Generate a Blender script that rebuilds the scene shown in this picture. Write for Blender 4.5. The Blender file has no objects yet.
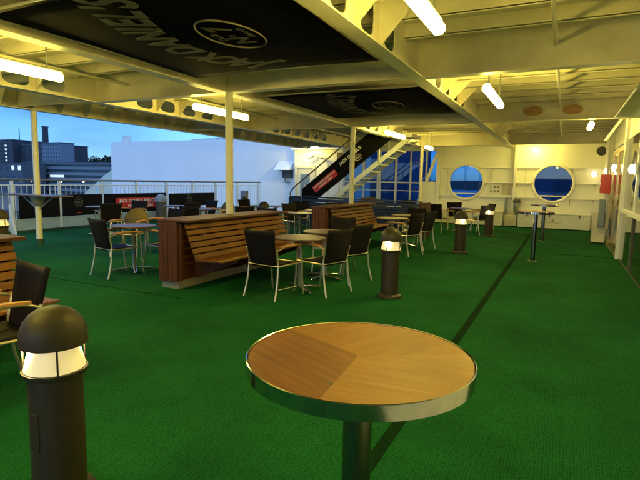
import bpy, bmesh, math, random
from math import radians as R, pi, sin, cos
from mathutils import Vector, Matrix

S = bpy.context.scene
C = S.collection
random.seed(7)

# ---------------------------------------------------------------- camera
cam_d = bpy.data.cameras.new('camera'); cam = bpy.data.objects.new('camera', cam_d); C.objects.link(cam); S.camera = cam
F_PX, PITCH, YAW, ROLL = 490.0, 0.1201, 0.4586, 0.0192
cam_d.sensor_width = 36; cam_d.lens = F_PX * 36 / 640
cam_d.clip_start = 0.05; cam_d.clip_end = 9000
_r = Vector((cos(YAW), sin(YAW), 0)); _f = Vector((-sin(YAW) * cos(PITCH), cos(YAW) * cos(PITCH), -sin(PITCH))); _u = _r.cross(_f)
_r2 = _r * cos(ROLL) + _u * sin(ROLL); _u2 = -_r * sin(ROLL) + _u * cos(ROLL)
cam.matrix_world = Matrix(((_r2.x, _u2.x, -_f.x, 0), (_r2.y, _u2.y, -_f.y, 0), (_r2.z, _u2.z, -_f.z, 1.5), (0, 0, 0, 1)))

# ---------------------------------------------------------------- world: dusk sky, sun just gone
SUN_EL, SUN_ROT = R(12), R(180)
W = bpy.data.worlds.new('World'); S.world = W; W.use_nodes = True
wn = W.node_tree.nodes; wl = W.node_tree.links; wn.clear()
sky = wn.new('ShaderNodeTexSky'); sky.sky_type = 'NISHITA'; sky.sun_disc = False
sky.sun_elevation = SUN_EL; sky.sun_rotation = SUN_ROT; sky.ozone_density = 3.0; sky.air_density = 1.0; sky.dust_density = 0.3
tint = wn.new('ShaderNodeMix'); tint.data_type = 'RGBA'; tint.blend_type = 'MULTIPLY'; tint.inputs[0].default_value = 1
tint.inputs['B'].default_value = (0.44, 0.84, 1.70, 1)          # camera balanced for the warm lamps
bg = wn.new('ShaderNodeBackground'); bg.inputs[1].default_value = 0.10
wo = wn.new('ShaderNodeOutputWorld')
# soft cloud banks
tc = wn.new('ShaderNodeTexCoord'); mp = wn.new('ShaderNodeMapping'); mp.inputs['Scale'].default_value = (2.0, 2.0, 7.0)
nz = wn.new('ShaderNodeTexNoise'); nz.inputs['Scale'].default_value = 1.6; nz.inputs['Detail'].default_value = 4
rp = wn.new('ShaderNodeMapRange'); rp.inputs['From Min'].default_value = 0.35; rp.inputs['From Max'].default_value = 0.7
rp.inputs['To Min'].default_value = 0.62; rp.inputs['To Max'].default_value = 1.12
cl = wn.new('ShaderNodeMix'); cl.data_type = 'RGBA'; cl.blend_type = 'MULTIPLY'; cl.inputs[0].default_value = 1
wl.new(tc.outputs['Generated'], mp.inputs['Vector']); wl.new(mp.outputs[0], nz.inputs['Vector']); wl.new(nz.outputs['Fac'], rp.inputs['Value'])
wl.new(sky.outputs[0], tint.inputs['A']); wl.new(tint.outputs['Result'], cl.inputs['A']); wl.new(rp.outputs[0], cl.inputs['B'])
# bright blue overcast layer added above the view to boost the skylight
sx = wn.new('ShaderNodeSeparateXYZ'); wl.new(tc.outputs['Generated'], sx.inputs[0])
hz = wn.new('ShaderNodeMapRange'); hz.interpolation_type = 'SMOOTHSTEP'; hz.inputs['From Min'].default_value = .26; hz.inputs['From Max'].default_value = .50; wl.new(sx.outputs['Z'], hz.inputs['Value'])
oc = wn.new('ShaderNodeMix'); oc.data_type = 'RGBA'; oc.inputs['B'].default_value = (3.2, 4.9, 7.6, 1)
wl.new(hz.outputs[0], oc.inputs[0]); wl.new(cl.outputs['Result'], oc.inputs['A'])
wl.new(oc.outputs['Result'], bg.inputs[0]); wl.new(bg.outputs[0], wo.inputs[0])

S.view_settings.view_transform = 'Standard'; S.view_settings.look = 'None'
S.view_settings.exposure = 1.0; S.view_settings.gamma = 1.0; S.view_settings.use_curve_mapping = False
S.render.engine = 'CYCLES'
S.cycles.use_denoising = True
S.cycles.max_bounces = 6; S.cycles.diffuse_bounces = 3; S.cycles.glossy_bounces = 3; S.cycles.transparent_max_bounces = 12
S.cycles.sample_clamp_indirect = 6

LAMP_RGB = (1.0, 0.79, 0.14)      # ceiling tubes
WARM_RGB = (1.0, 0.76, 0.28)      # bollards and wall lamps

# ---------------------------------------------------------------- materials
MATS = {}
def mat(name, col, rough=0.5, metal=0.0, spec=0.5, emit=None, estr=0.0, var=0.0, vscale=4.0, bump=0.0, bscale=60.0, col2=None, stretch=None, coat=0.0):
    if name in MATS: return MATS[name]
    m = bpy.data.materials.new(name); m.use_nodes = True
    n = m.node_tree.nodes; l = m.node_tree.links
    b = n['Principled BSDF']
    b.inputs['Base Color'].default_value = (*col, 1); b.inputs['Roughness'].default_value = rough
    b.inputs['Metallic'].default_value = metal; b.inputs['Specular IOR Level'].default_value = spec
    b.inputs['Coat Weight'].default_value = coat
    if emit: b.inputs['Emission Color'].default_value = (*emit, 1); b.inputs['Emission Strength'].default_value = estr
    t = n.new('ShaderNodeTexCoord'); mp_ = n.new('ShaderNodeMapping'); l.new(t.outputs['Object'], mp_.inputs['Vector'])
    if stretch: mp_.inputs['Scale'].default_value = stretch
    if var > 0 or col2:
        z = n.new('ShaderNodeTexNoise'); z.inputs['Scale'].default_value = vscale; z.inputs['Detail'].default_value = 6; z.inputs['Roughness'].default_value = .6
        l.new(mp_.outputs[0], z.inputs['Vector'])
        cr = n.new('ShaderNodeValToRGB'); cr.color_ramp.elements[0].position = .3; cr.color_ramp.elements[1].position = .7
        c2 = col2 or tuple(c * (1 - var) for c in col)
        cr.color_ramp.elements[0].color = (*c2, 1); cr.color_ramp.elements[1].color = (*col, 1)
        l.new(z.outputs['Fac'], cr.inputs[0]); l.new(cr.outputs[0], b.inputs['Base Color'])
        rr = n.new('ShaderNodeMapRange'); rr.inputs['To Min'].default_value = min(1, rough * 1.25); rr.inputs['To Max'].default_value = rough * .85
        l.new(z.outputs['Fac'], rr.inputs['Value']); l.new(rr.outputs[0], b.inputs['Roughness'])
    if bump > 0:
        z2 = n.new('ShaderNodeTexNoise'); z2.inputs['Scale'].default_value = bscale; z2.inputs['Detail'].default_value = 3
        l.new(mp_.outputs[0], z2.inputs['Vector'])
        bp = n.new('ShaderNodeBump'); bp.inputs['Strength'].default_value = bump; bp.inputs['Distance'].default_value = .01
        l.new(z2.outputs['Fac'], bp.inputs['Height']); l.new(bp.outputs[0], b.inputs['Normal'])
    MATS[name] = m
    return m

def carpet_mat():
    m = bpy.data.materials.new('carpet'); m.use_nodes = True; n = m.node_tree.nodes; l = m.node_tree.links; b = n['Principled BSDF']
    t = n.new('ShaderNodeTexCoord')
    v = n.new('ShaderNodeTexVoronoi'); v.inputs['Scale'].default_value = 58; v.inputs['Randomness'].default_value = .38; l.new(t.outputs['Object'], v.inputs['Vector'])
    z = n.new('ShaderNodeTexNoise'); z.inputs['Scale'].default_value = 1.1; z.inputs['Detail'].default_value = 7; z.inputs['Roughness'].default_value = .65; l.new(t.outputs['Object'], z.inputs['Vector'])
    c1 = n.new('ShaderNodeValToRGB'); c1.color_ramp.elements[0].color = (.0030, .044, .017, 1); c1.color_ramp.elements[1].color = (.0090, .108, .036, 1)
    c1.color_ramp.elements[0].position = .20; c1.color_ramp.elements[1].position = .72
    l.new(z.outputs['Fac'], c1.inputs[0])
    c2 = n.new('ShaderNodeValToRGB'); c2.color_ramp.elements[0].color = (1.2, 1.2, 1.2, 1); c2.color_ramp.elements[1].color = (.25, .29, .25, 1)
    c2.color_ramp.elements[0].position = .25; c2.color_ramp.elements[1].position = .75
    l.new(v.outputs['Distance'], c2.inputs[0])
    mx = n.new('ShaderNodeMix'); mx.data_type = 'RGBA'; mx.blend_type = 'MULTIPLY'; mx.inputs[0].default_value = .72
    l.new(c1.outputs[0], mx.inputs['A']); l.new(c2.outputs[0], mx.inputs['B']); l.new(mx.outputs['Result'], b.inputs['Base Color'])
    b.inputs['Roughness'].default_value = .9; b.inputs['Specular IOR Level'].default_value = .06
    bp = n.new('ShaderNodeBump'); bp.inputs['Strength'].default_value = .8; bp.inputs['Distance'].default_value = .004; bp.invert = True
    l.new(v.outputs['Distance'], bp.inputs['Height']); l.new(bp.outputs[0], b.inputs['Normal'])
    return m
M_CARPET = carpet_mat()

def weave_mat(name, c1, c2, scale=95):
    m = bpy.data.materials.new(name); m.use_nodes = True; n = m.node_tree.nodes; l = m.node_tree.links; b = n['Principled BSDF']
    t = n.new('ShaderNodeTexCoord'); mp_ = n.new('ShaderNodeMapping'); mp_.inputs['Rotation'].default_value = (.6, .5, .78)
    l.new(t.outputs['Object'], mp_.inputs['Vector'])
    k = n.new('ShaderNodeTexChecker'); k.inputs['Scale'].default_value = scale; k.inputs['Color1'].default_value = (*c1, 1); k.inputs['Color2'].default_value = (*c2, 1)
    l.new(mp_.outputs[0], k.inputs['Vector']); l.new(k.outputs['Color'], b.inputs['Base Color'])
    bp = n.new('ShaderNodeBump'); bp.inputs['Strength'].default_value = .6; bp.inputs['Distance'].default_value = .004
    l.new(k.outputs['Fac'], bp.inputs['Height']); l.new(bp.outputs[0], b.inputs['Normal'])
    b.inputs['Roughness'].default_value = .6; b.inputs['Specular IOR Level'].default_value = .08
    return m
M_WEAVE = weave_mat('woven_plastic', (.004, .004, .006), (.012, .010, .013))
M_WICKER = weave_mat('olive_wicker', (.10, .075, .03), (.17, .13, .055), 60)

def wood_mat(name, c1, c2, rot=0.0, rough=.4, coat=0.0, scale=9.0, axis='X'):
    m = bpy.data.materials.new(name); m.use_nodes = True; n = m.node_tree.nodes; l = m.node_tree.links; b = n['Principled BSDF']
    t = n.new('ShaderNodeTexCoord'); mr = n.new('ShaderNodeMapping'); mr.inputs['Rotation'].default_value = (0, 0, rot)
    mp_ = n.new('ShaderNodeMapping')
    mp_.inputs['Scale'].default_value = (.6, 9, 9) if axis == 'X' else ((9, .6, 9) if axis == 'Y' else (9, 9, .6))
    l.new(t.outputs['Object'], mr.inputs['Vector']); l.new(mr.outputs[0], mp_.inputs['Vector'])
    z = n.new('ShaderNodeTexNoise'); z.inputs['Scale'].default_value = scale / 3; z.inputs['Detail'].default_value = 9; z.inputs['Roughness'].default_value = .62; z.inputs['Distortion'].default_value = .35
    l.new(mp_.outputs[0], z.inputs['Vector'])
    big = n.new('ShaderNodeTexNoise'); big.inputs['Scale'].default_value = 3.5; big.inputs['Detail'].default_value = 4; l.new(mr.outputs[0], big.inputs['Vector'])
    cr = n.new('ShaderNodeValToRGB'); cr.color_ramp.elements[0].color = (*c2, 1); cr.color_ramp.elements[1].color = (*c1, 1)
    cr.color_ramp.elements[0].position = .32; cr.color_ramp.elements[1].position = .66
    l.new(z.outputs['Fac'], cr.inputs[0])
    mr2 = n.new('ShaderNodeMapRange'); mr2.inputs['From Min'].default_value = .3; mr2.inputs['From Max'].default_value = .7; mr2.inputs['To Min'].default_value = .72; mr2.inputs['To Max'].default_value = 1.1
    l.new(big.outputs['Fac'], mr2.inputs['Value'])
    mx = n.new('ShaderNodeMix'); mx.data_type = 'RGBA'; mx.blend_type = 'MULTIPLY'; mx.inputs[0].default_value = 1
    l.new(cr.outputs[0], mx.inputs['A']); l.new(mr2.outputs[0], mx.inputs['B']); l.new(mx.outputs['Result'], b.inputs['Base Color'])
    rr = n.new('ShaderNodeMapRange'); rr.inputs['To Min'].default_value = rough * .8; rr.inputs['To Max'].default_value = rough * 1.4
    l.new(big.outputs['Fac'], rr.inputs['Value']); l.new(rr.outputs[0], b.inputs['Roughness'])
    b.inputs['Coat Weight'].default_value = coat; b.inputs['Coat Roughness'].default_value = .2; b.inputs['Specular IOR Level'].default_value = .25
    bp = n.new('ShaderNodeBump'); bp.inputs['Strength'].default_value = .15; bp.inputs['Distance'].default_value = .002
    l.new(z.outputs['Fac'], bp.inputs['Height']); l.new(bp.outputs[0], b.inputs['Normal'])
    return m
M_REDWOOD = wood_mat('red_brown_boards', (.105, .034, .009), (.058, .017, .004), axis='Z', rough=.45)
M_BOARDTOP = wood_mat('dark_top_board', (.10, .035, .020), (.055, .02, .012), axis='Y', rough=.5)
M_SLAT = wood_mat('orange_slat_wood', (.215, .083, .020), (.12, .043, .010), axis='Y', rough=.42)
M_ARM = wood_mat('armrest_wood', (.52, .26, .09), (.36, .16, .05), axis='Y', rough=.4)
M_VEN = [wood_mat('veneer_dark', (.215, .072, .013), (.13, .040, .007), rot=R(25), rough=.42, coat=.10, scale=14),
         wood_mat('veneer_mid', (.30, .130, .030), (.20, .080, .017), rot=R(-65), rough=.42, coat=.10, scale=14),
         wood_mat('veneer_light', (.33, .150, .038), (.235, .098, .022), rot=R(-5), rough=.42, coat=.10, scale=14)]

M_CREAM = mat('cream_paint', (.74, .70, .54), .42, col2=(.60, .54, .38), vscale=2.2, bump=.06, bscale=8)
M_CREAM_D = mat('cream_paint_pole', (.70, .66, .52), .4, var=.12, vscale=3)
M_WHITE = mat('white_paint', (.88, .88, .88), .5, var=.06, vscale=.6, bump=.04, bscale=3)
M_WPAINT = mat('white_gloss_paint', (.80, .79, .72), .35, var=.05, vscale=2)
M_PALE = mat('pale_rail_paint', (.62, .66, .68), .45)
M_DARKRAIL = mat('dark_handrail', (.10, .10, .11), .4)
M_ALU = mat('champagne_aluminium', (.66, .58, .44), .32, metal=.85)
M_STEEL = mat('polished_steel', (.62, .60, .55), .16, metal=1.0, bump=.02, bscale=20)
M_COLUMN = mat('dark_steel_column', (.26, .25, .23), .22, metal=1.0, bump=.02, bscale=20)
M_CHROME = mat('chrome_band', (.56, .58, .62), .12, metal=1.0, bump=.03, bscale=14, var=.2, vscale=18)
M_BROWNMETAL = mat('bollard_brown_grey', (.030, .023, .016), .5, var=.2, vscale=8, spec=.4, bump=.05, bscale=90)
M_BLACK = mat('black_canvas', (.0022, .0022, .0035), .9, spec=.05, bump=.2, bscale=6, var=.25, vscale=5)
M_BANNER = mat('black_banner', (.003, .003, .004), .8, spec=.15, bump=.3, bscale=3)
M_PRINT2 = mat('very_faded_print', (.035, .033, .028), .8)
M_PRINT = mat('faded_grey_print', (.15, .14, .11), .7, var=.3, vscale=9)
M_PRINTW = mat('white_print', (.72, .72, .72), .6)
M_RED = mat('red_print', (.50, .018, .012), .5, var=.12, vscale=4)
M_REDBOX = mat('red_cabinet', (.60, .030, .012), .35)
M_TABLE = mat('grey_brown_laminate', (.13, .088, .060), .36, var=.25, vscale=14, spec=.45)
M_NAVY = mat('navy_boards', (.022, .034, .060), .45, var=.2, vscale=6)
M_PLINTH = mat('grey_plinth', (.24, .23, .20), .4, var=.1, vscale=5)
M_GREY = mat('mid_grey_metal', (.22, .23, .23), .4, metal=.4)
M_BLUEGREY = mat('blue_grey_panel', (.16, .21, .27), .5)
M_GOLD = mat('brass_frame', (.42, .31, .15), .28, metal=.8)
M_GRILLE = mat('rust_orange_grille', (.62, .38, .16), .6, var=.3, vscale=20)
M_TARP = mat('brown_net_cover', (.13, .085, .055), .9, var=.4, vscale=18, bump=1.0, bscale=25)
M_CURB = mat('green_curb', (.004, .05, .022), .7)
M_SEAM = mat('carpet_seam_rubber', (.003, .028, .010), .9, bump=.8, bscale=140, var=.6, vscale=60, spec=.05)
M_POSTER = mat('notice_paper', (.72, .71, .66), .6)
M_POSTER2 = mat('photo_print', (.55, .50, .40), .5, var=.35, vscale=9)
M_ICON = mat('dark_icon', (.06, .06, .06), .6)
M_REFL = mat('white_reflector', (.78, .74, .62), .35)

def glass_mat(name, tintc, gloss=.12, rough=.02, dark=None):
    m = bpy.data.materials.new(name); m.use_nodes = True; n = m.node_tree.nodes; l = m.node_tree.links; n.clear()
    o = n.new('ShaderNodeOutputMaterial'); tr = n.new('ShaderNodeBsdfTransparent'); tr.inputs[0].default_value = (*tintc, 1)
    g = n.new('ShaderNodeBsdfGlossy'); g.inputs['Roughness'].default_value = rough
    fr = n.new('ShaderNodeFresnel'); fr.inputs['IOR'].default_value = 1.5
    ad = n.new('ShaderNodeMath'); ad.operation = 'ADD'; ad.inputs[1].default_value = gloss; ad.use_clamp = True
    mx = n.new('ShaderNodeMixShader'); l.new(fr.outputs[0], ad.inputs[0]); l.new(ad.outputs[0], mx.inputs[0])
    l.new(tr.outputs[0], mx.inputs[1]); l.new(g.outputs[0], mx.inputs[2]); l.new(mx.outputs[0], o.inputs[0])
    return m
M_GLASS = glass_mat('blue_window_glass', (.26, .47, .66), .0)
M_GLASS2 = glass_mat('screen_glass', (.55, .62, .60), .25)
M_HOOD = mat('green_hood_plastic', (.80, .86, .76), .2, var=.1, vscale=4); M_HOOD.node_tree.nodes['Principled BSDF'].inputs['Transmission Weight'].default_value = .55; M_HOOD.node_tree.nodes['Principled BSDF'].inputs['IOR'].default_value = 1.1
M_DARKGLASS = mat('dark_lower_glass', (.006, .012, .008), .06, spec=.9, coat=.6)

def emit_mat(name, col, st):
    return mat(name, (.8, .8, .8), .5, emit=col, estr=st)
M_TUBE = emit_mat('lit_tube', LAMP_RGB, 42)
M_DIFF = emit_mat('glowing_diffuser', (1, .72, .28), .26)
M_BULB = emit_mat('lit_bulb', (1, .82, .46), 14)
M_WALLGLOW = emit_mat('lit_wall_lamp', (1, .84, .45), 4)
M_FLOOD = emit_mat('lit_flood_lamp', (1, .88, .5), 8)
M_LITWIN = emit_mat('lit_city_window', (.9, 1, .85), .28)
M_STREETLIT = emit_mat('lit_street_lamp', (1, .72, .38), 1.5)

# ---------------------------------------------------------------- helpers
def obj(name, bm, m, parent=None, smooth=False, bevel=0.0, mats=None):
    me = bpy.data.meshes.new(name); bm.normal_update(); bm.to_mesh(me); bm.free()
    for mm in (mats or [m]): me.materials.append(mm)
    if smooth:
        for p in me.polygons: p.use_smooth = True
    o = bpy.data.objects.new(name, me); C.objects.link(o)
    if parent: o.parent = parent
    if bevel:
        b = o.modifiers.new('bevel', 'BEVEL'); b.width = bevel; b.segments = 2; b.limit_method = 'ANGLE'; b.angle_limit = R(40)
    if smooth:
        try:
            e = o.modifiers.new('edge', 'EDGE_SPLIT'); e.split_angle = R(40)
        except Exception: pass
    return o
def tag(o, label=None, cat=None, group=None, kind=None):
    if label: o['label'] = label
    if cat: o['category'] = cat
    if group: o['group'] = group
    if kind: o['kind'] = kind
    return o
def thing(name, label, cat, loc=(0, 0, 0), rz=0, group=None):
    o = bpy.data.objects.new(name, None); o.empty_display_size = .1; C.objects.link(o)
    o.location = loc; o.rotation_euler = (0, 0, rz)
    return tag(o, label, cat, group)
def dup(root, loc=None, rz=None, label=None, group=None, scale=None):
    r = root.copy(); C.objects.link(r)
    if loc is not None: r.location = loc
    if rz is not None: r.rotation_euler = (0, 0, rz)
    if scale: r.scale = scale
    if label: r['label'] = label
    if group: r['group'] = group
    for ch in list(root.children):
        c = ch.copy(); C.objects.link(c); c.parent = r
        for g in list(ch.children):
            d = g.copy(); C.objects.link(d); d.parent = c
    return r
def bx(bm, a, b, mi=0):
    (x0, y0, z0), (x1, y1, z1) = a, b
    v = [bm.verts.new((x, y, z)) for z in (z0, z1) for x, y in ((x0, y0), (x1, y0), (x1, y1), (x0, y1))]
    for f in ((3, 2, 1, 0), (4, 5, 6, 7), (0, 1, 5, 4), (1, 2, 6, 5), (2, 3, 7, 6), (3, 0, 4, 7)):
        q = bm.faces.new([v[i] for i in f]); q.material_index = mi
    return v
def box(name, a, b, m, parent=None, bevel=0.0):
    bm = bmesh.new(); bx(bm, a, b); return obj(name, bm, m, parent, bevel=bevel)
def tube(bm, pts, r, n=8, r1=None):
    pts = [Vector(p) for p in pts]; rings = []; prev = None
    for i, p in enumerate(pts):
        d = (pts[min(i + 1, len(pts) - 1)] - pts[max(i - 1, 0)]).normalized()
        if prev is None:
            a = Vector((0, 0, 1)) if abs(d.z) < .9 else Vector((1, 0, 0)); u = d.cross(a).normalized()
        else: u = (prev - d * prev.dot(d)).normalized()
        prev = u; w = d.cross(u)
        rr = r if r1 is None else r + (r1 - r) * i / (len(pts) - 1)
        rings.append([bm.verts.new(p + (u * cos(2 * pi * k / n) + w * sin(2 * pi * k / n)) * rr) for k in range(n)])
    for A, B in zip(rings, rings[1:]):
        for k in range(n): bm.faces.new((A[k], A[(k + 1) % n], B[(k + 1) % n], B[k]))
    bm.faces.new(rings[0][::-1]); bm.faces.new(rings[-1])
def tube_obj(name, pts, r, m, parent=None, n=8, r1=None):
    bm = bmesh.new(); tube(bm, pts, r, n, r1); return obj(name, bm, m, parent, smooth=True)
def curve(pts, k=6):
    """Catmull-Rom through points"""
    P = [Vector(p) for p in pts]; P = [P[0] * 2 - P[1]] + P + [P[-1] * 2 - P[-2]]; out = []
    for i in range(1, len(P) - 2):
        for j in range(k):
            t = j / k; a, b, c, d = P[i - 1], P[i], P[i + 1], P[i + 2]
            out.append(.5 * ((2 * b) + (c - a) * t + (2 * a - 5 * b + 4 * c - d) * t * t + (3 * b - a - 3 * c + d) * t ** 3))
    out.append(P[-2]); return out
def lathe(bm, prof, n=32, cx=0, cy=0, closed=False):
    rings = []
    for r, z in prof:
        if r < 1e-6: rings.append([bm.verts.new((cx, cy, z))])
        else: rings.append([bm.verts.new((cx + r * cos(2 * pi * k / n), cy + r * sin(2 * pi * k / n), z)) for k in range(n)])
    for A, B in zip(rings, rings[1:]):
        for k in range(n):
            k2 = (k + 1) % n
            if len(A) == 1 and len(B) == 1: continue
            if len(A) == 1: bm.faces.new((A[0], B[k2], B[k])) if True else None
            elif len(B) == 1: bm.faces.new((A[k], A[k2], B[0]))
            else: bm.faces.new((A[k], A[k2], B[k2], B[k]))
def lathe_obj(name, prof, m, parent=None, n=32):
    bm = bmesh.new(); lathe(bm, prof, n); bmesh.ops.recalc_face_normals(bm, faces=bm.faces); return obj(name, bm, m, parent, smooth=True)
def prism(bm, pts, d):
    """extrude polygon (3d points) by vector d"""
    A = [bm.verts.new(p) for p in pts]; B = [bm.verts.new(Vector(p) + Vector(d)) for p in pts]
    bm.faces.new(A); bm.faces.new(B[::-1]); n = len(A)
    for i in range(n): bm.faces.new((A[i], B[i], B[(i + 1) % n], A[(i + 1) % n]))
def text_obj(name, body, size, m, parent, mw, extrude=.002, shear=0, off=0, align='CENTER', space=1.0, tall=1.0):
    c = bpy.data.curves.new(name, 'FONT'); c.body = body; c.size = size; c.extrude = extrude; c.shear = shear; c.offset = off
    c.align_x = align; c.align_y = 'CENTER'; c.space_character = space; c.resolution_u = 3
    mw = mw @ Matrix.Diagonal((1, tall, 1, 1))
    t = bpy.data.objects.new('tmp', c); C.objects.link(t)
    dg = bpy.context.evaluated_depsgraph_get(); me = bpy.data.meshes.new_from_object(t.evaluated_get(dg))
    bpy.data.objects.remove(t)
    me.transform(mw); me.materials.clear(); me.materials.append(m); me.name = name
    o = bpy.data.objects.new(name, me); C.objects.link(o)
    if parent: o.parent = parent
    return o
def frame_mw(origin, right, up):
    r = Vector(right).normalized(); u = Vector(up).normalized(); n = r.cross(u); o = Vector(origin)
    return Matrix(((r.x, u.x, n.x, o.x), (r.y, u.y, n.y, o.y), (r.z, u.z, n.z, o.z), (0, 0, 0, 1)))
def point_light(parent, loc, power, col, rad=.03):
    l = bpy.data.lights.new('lamp_light', 'POINT'); l.energy = power; l.color = col; l.shadow_soft_size = rad
    o = bpy.data.objects.new('lamp_light', l); C.objects.link(o); o.location = loc; o.parent = parent; return o
def area_light(parent, loc, sx, sy, power, col, rot=(0, 0, 0)):
    l = bpy.data.lights.new('lamp_light', 'AREA'); l.shape = 'RECTANGLE'; l.size = sx; l.size_y = sy; l.energy = power; l.color = col
    o = bpy.data.objects.new('lamp_light', l); C.objects.link(o); o.location = loc; o.rotation_euler = rot; o.parent = parent; return o

# ================================================================ SETTING
ZB, ZC = 2.83, 3.33          # underside of the deck beams, deck plating above
XW, XE = 1.10, -12.6         # deckhouse side, ship's rail
YB = 19.1                    # forward bulkhead
FR = [1.5, 6.4, 11.4, 18.0]  # transverse frames
LX = [-1.8, -4.85, -7.75]    # longitudinal girders

tag(box('floor', (XE, -7, -.12), (XW + .05, 20.45, 0), M_CARPET), kind='structure')
bm = bmesh.new(); bx(bm, (-.865, -6, .0), (-.795, 16.6, .004)); tag(obj('floor_seam', bm, M_SEAM), kind='structure')
bm = bmesh.new(); bx(bm, (-.1, 11.85, 0), (XW, 11.91, .004)); tag(obj('floor_seam', bm, M_SEAM), kind='structure')
bm = bmesh.new(); bx(bm, (-9.4, 4.62, 0), (-4.2, 4.635, .003)); tag(obj('floor_seam', bm, M_SEAM), kind='structure')
rl = random.Random(11); bm = bmesh.new()
for k in range(26):
    x, y = rl.uniform(-6, 1), rl.uniform(.8, 9); a = rl.uniform(0, 6.28); q = rl.uniform(.003, .007)
    if k < 60: bx(bm, (x - q, y - q * .6, .001), (x + q, y + q * .6, .004))
tag(obj('carpet_crumbs', bm, mat('pale_crumb', (.30, .28, .20), .9)), 'tiny pale crumbs scattered over the green carpet', 'crumbs', kind='stuff')
tag(box('ship_hull', (-12.75, -9, -16), (6, 27, -.13), M_WHITE), kind='structure')

# deck plating overhead with its bulb stiffeners
bm = bmesh.new(); bx(bm, (-10.1, -7, ZC), (XW + .6, YB + .3, ZC + .06))
y = -6.6
while y < YB:
    if min(abs(y - f) for f in FR) > .2:
        bx(bm, (-10.0, y - .006, ZC - .16), (XW, y + .006, ZC - .001)); bx(bm, (-10.0, y - .006, ZC - .17), (XW, y + .032, ZC - .15))
    y += .652
tag(obj('ceiling', bm, M_CREAM), kind='structure')

def holed_plate(bm, x, y0, y1, z0, z1, holes, th=.012):
    """plate in the plane X=x with rounded openings; holes = list of (yc, half width, z low, z high)"""
    holes = sorted(holes); cuts = [y0]
    def solid(a, b):
        if b - a > 1e-4: bx(bm, (x - th / 2, a, z0), (x + th / 2, b, z1))
    cur = y0
    for yc, hw, a, b in holes:
        m_ = .045; ya, yb = yc - hw - m_, yc + hw + m_
        if ya < cur - 1e-6 or yb > y1: continue
        solid(cur, ya)
        N = 24; zc = (a + b) / 2; hz = (b - a) / 2; rings = {}
        for s in (-1, 1):
            H = []; O_ = []
            for k in range(N):
                t = 2 * pi * (k + .5) / N; ct, st = cos(t), sin(t); e = .62
                H.append(bm.verts.new((x + s * th / 2, yc + hw * math.copysign(abs(ct) ** e, ct), zc + hz * math.copysign(abs(st) ** e, st))))
            # outer rectangle points
            for k in range(N):
                t = 2 * pi * (k + .5) / N; ct, st = cos(t), sin(t)
                q = max(abs(ct), abs(st)); uy, uz = ct / q, st / q
                yy = yc + uy * (hw + m_); zz = zc + uz * ((z1 - zc) if uz > 0 else (zc - z0))
                O_.append(bm.verts.new((x + s * th / 2, yy, zz)))
            # snap corners
            for k in range(N):
                t = 2 * pi * (k + .5) / N
                if abs(abs(cos(t)) - abs(sin(t))) < .2 * 1.3:
                    pass
            for k in range(N):
                k2 = (k + 1) % N
                bm.faces.new((O_[k], O_[k2], H[k2], H[k]) if s > 0 else (H[k], H[k2], O_[k2], O_[k]))
            # corner triangles
            for k in range(N):
                k2 = (k + 1) % N; A, B = O_[k].co, O_[k2].co
                if abs(A.y - B.y) > 1e-5 and abs(A.z - B.z) > 1e-5:
                    cy_ = yc + math.copysign(hw + m_, A.y + B.y - 2 * yc); cz_ = z1 if A.z + B.z > 2 * zc else z0
                    c = bm.verts.new((x + s * th / 2, cy_, cz_))
                    bm.faces.new((O_[k], c, O_[k2]) if s > 0 else (O_[k2], c, O_[k]))
            rings[s] = H
        for k in range(N):
            k2 = (k + 1) % N; bm.faces.new((rings[-1][k], rings[-1][k2], rings[1][k2], rings[1][k]))
        cur = yb
    solid(cur, y1)

def girder(x, label, holes, z0=ZB, sides=(1, -1), fl=.09):
    bm = bmesh.new(); holed_plate(bm, x, -7, YB, z0 + .014, ZC - .002, holes)
    g = tag(obj('ceiling_girder', bm, M_CREAM), label, 'girder', 'lengthwise girders under the deck overhead')
    bm = bmesh.new(); bx(bm, (x - fl, -7, z0), (x + fl, YB, z0 + .014)); obj('flange', bm, M_CREAM, g)
    cs = [h[0] for h in holes]
    for a, b in zip(cs, cs[1:]):
        if b - a < .8:
            ym = (a + b) / 2
            for s in sides:
                bm = bmesh.new(); prism(bm, [(x + s * .008, ym - .005, z0 + .016), (x + s * .30, ym - .005, ZC - .17), (x + s * .30, ym - .005, ZC - .01), (x + s * .008, ym - .005, ZC - .01)], (0, .010, 0)); obj('bracket', bm, M_CREAM, g)
    return g
def bay(ys, hw, a, b): return [(y_, hw, a, b) for y_ in ys]
H1 = bay([-.5, .2, 2.55, 3.22, 3.88, 4.56, 5.22, 7.5, 8.15, 8.8, 9.45, 12.6, 13.25, 13.9, 14.55, 15.2, 15.85], .19, 2.91, 3.27)
H3 = bay([-.5, .2, 2.95, 3.62, 4.28, 4.92, 5.56, 7.55, 8.19, 8.86, 9.5, 12.6, 13.25, 13.9, 14.55, 15.2, 15.85], .215, 2.90, 3.13)
girder(LX[0], 'cream girder with tall oval openings overhead, right of the black ceiling banners', H1, sides=(1,))
girder(LX[1], 'cream girder overhead resting on the poles that rise from the wooden benches', bay([12.6, 13.25, 13.9, 14.55], .19, 2.91, 3.2))
girder(LX[2], 'cream girder with flat oval openings overhead between the benches and the open rail', H3, sides=(1,))
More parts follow.
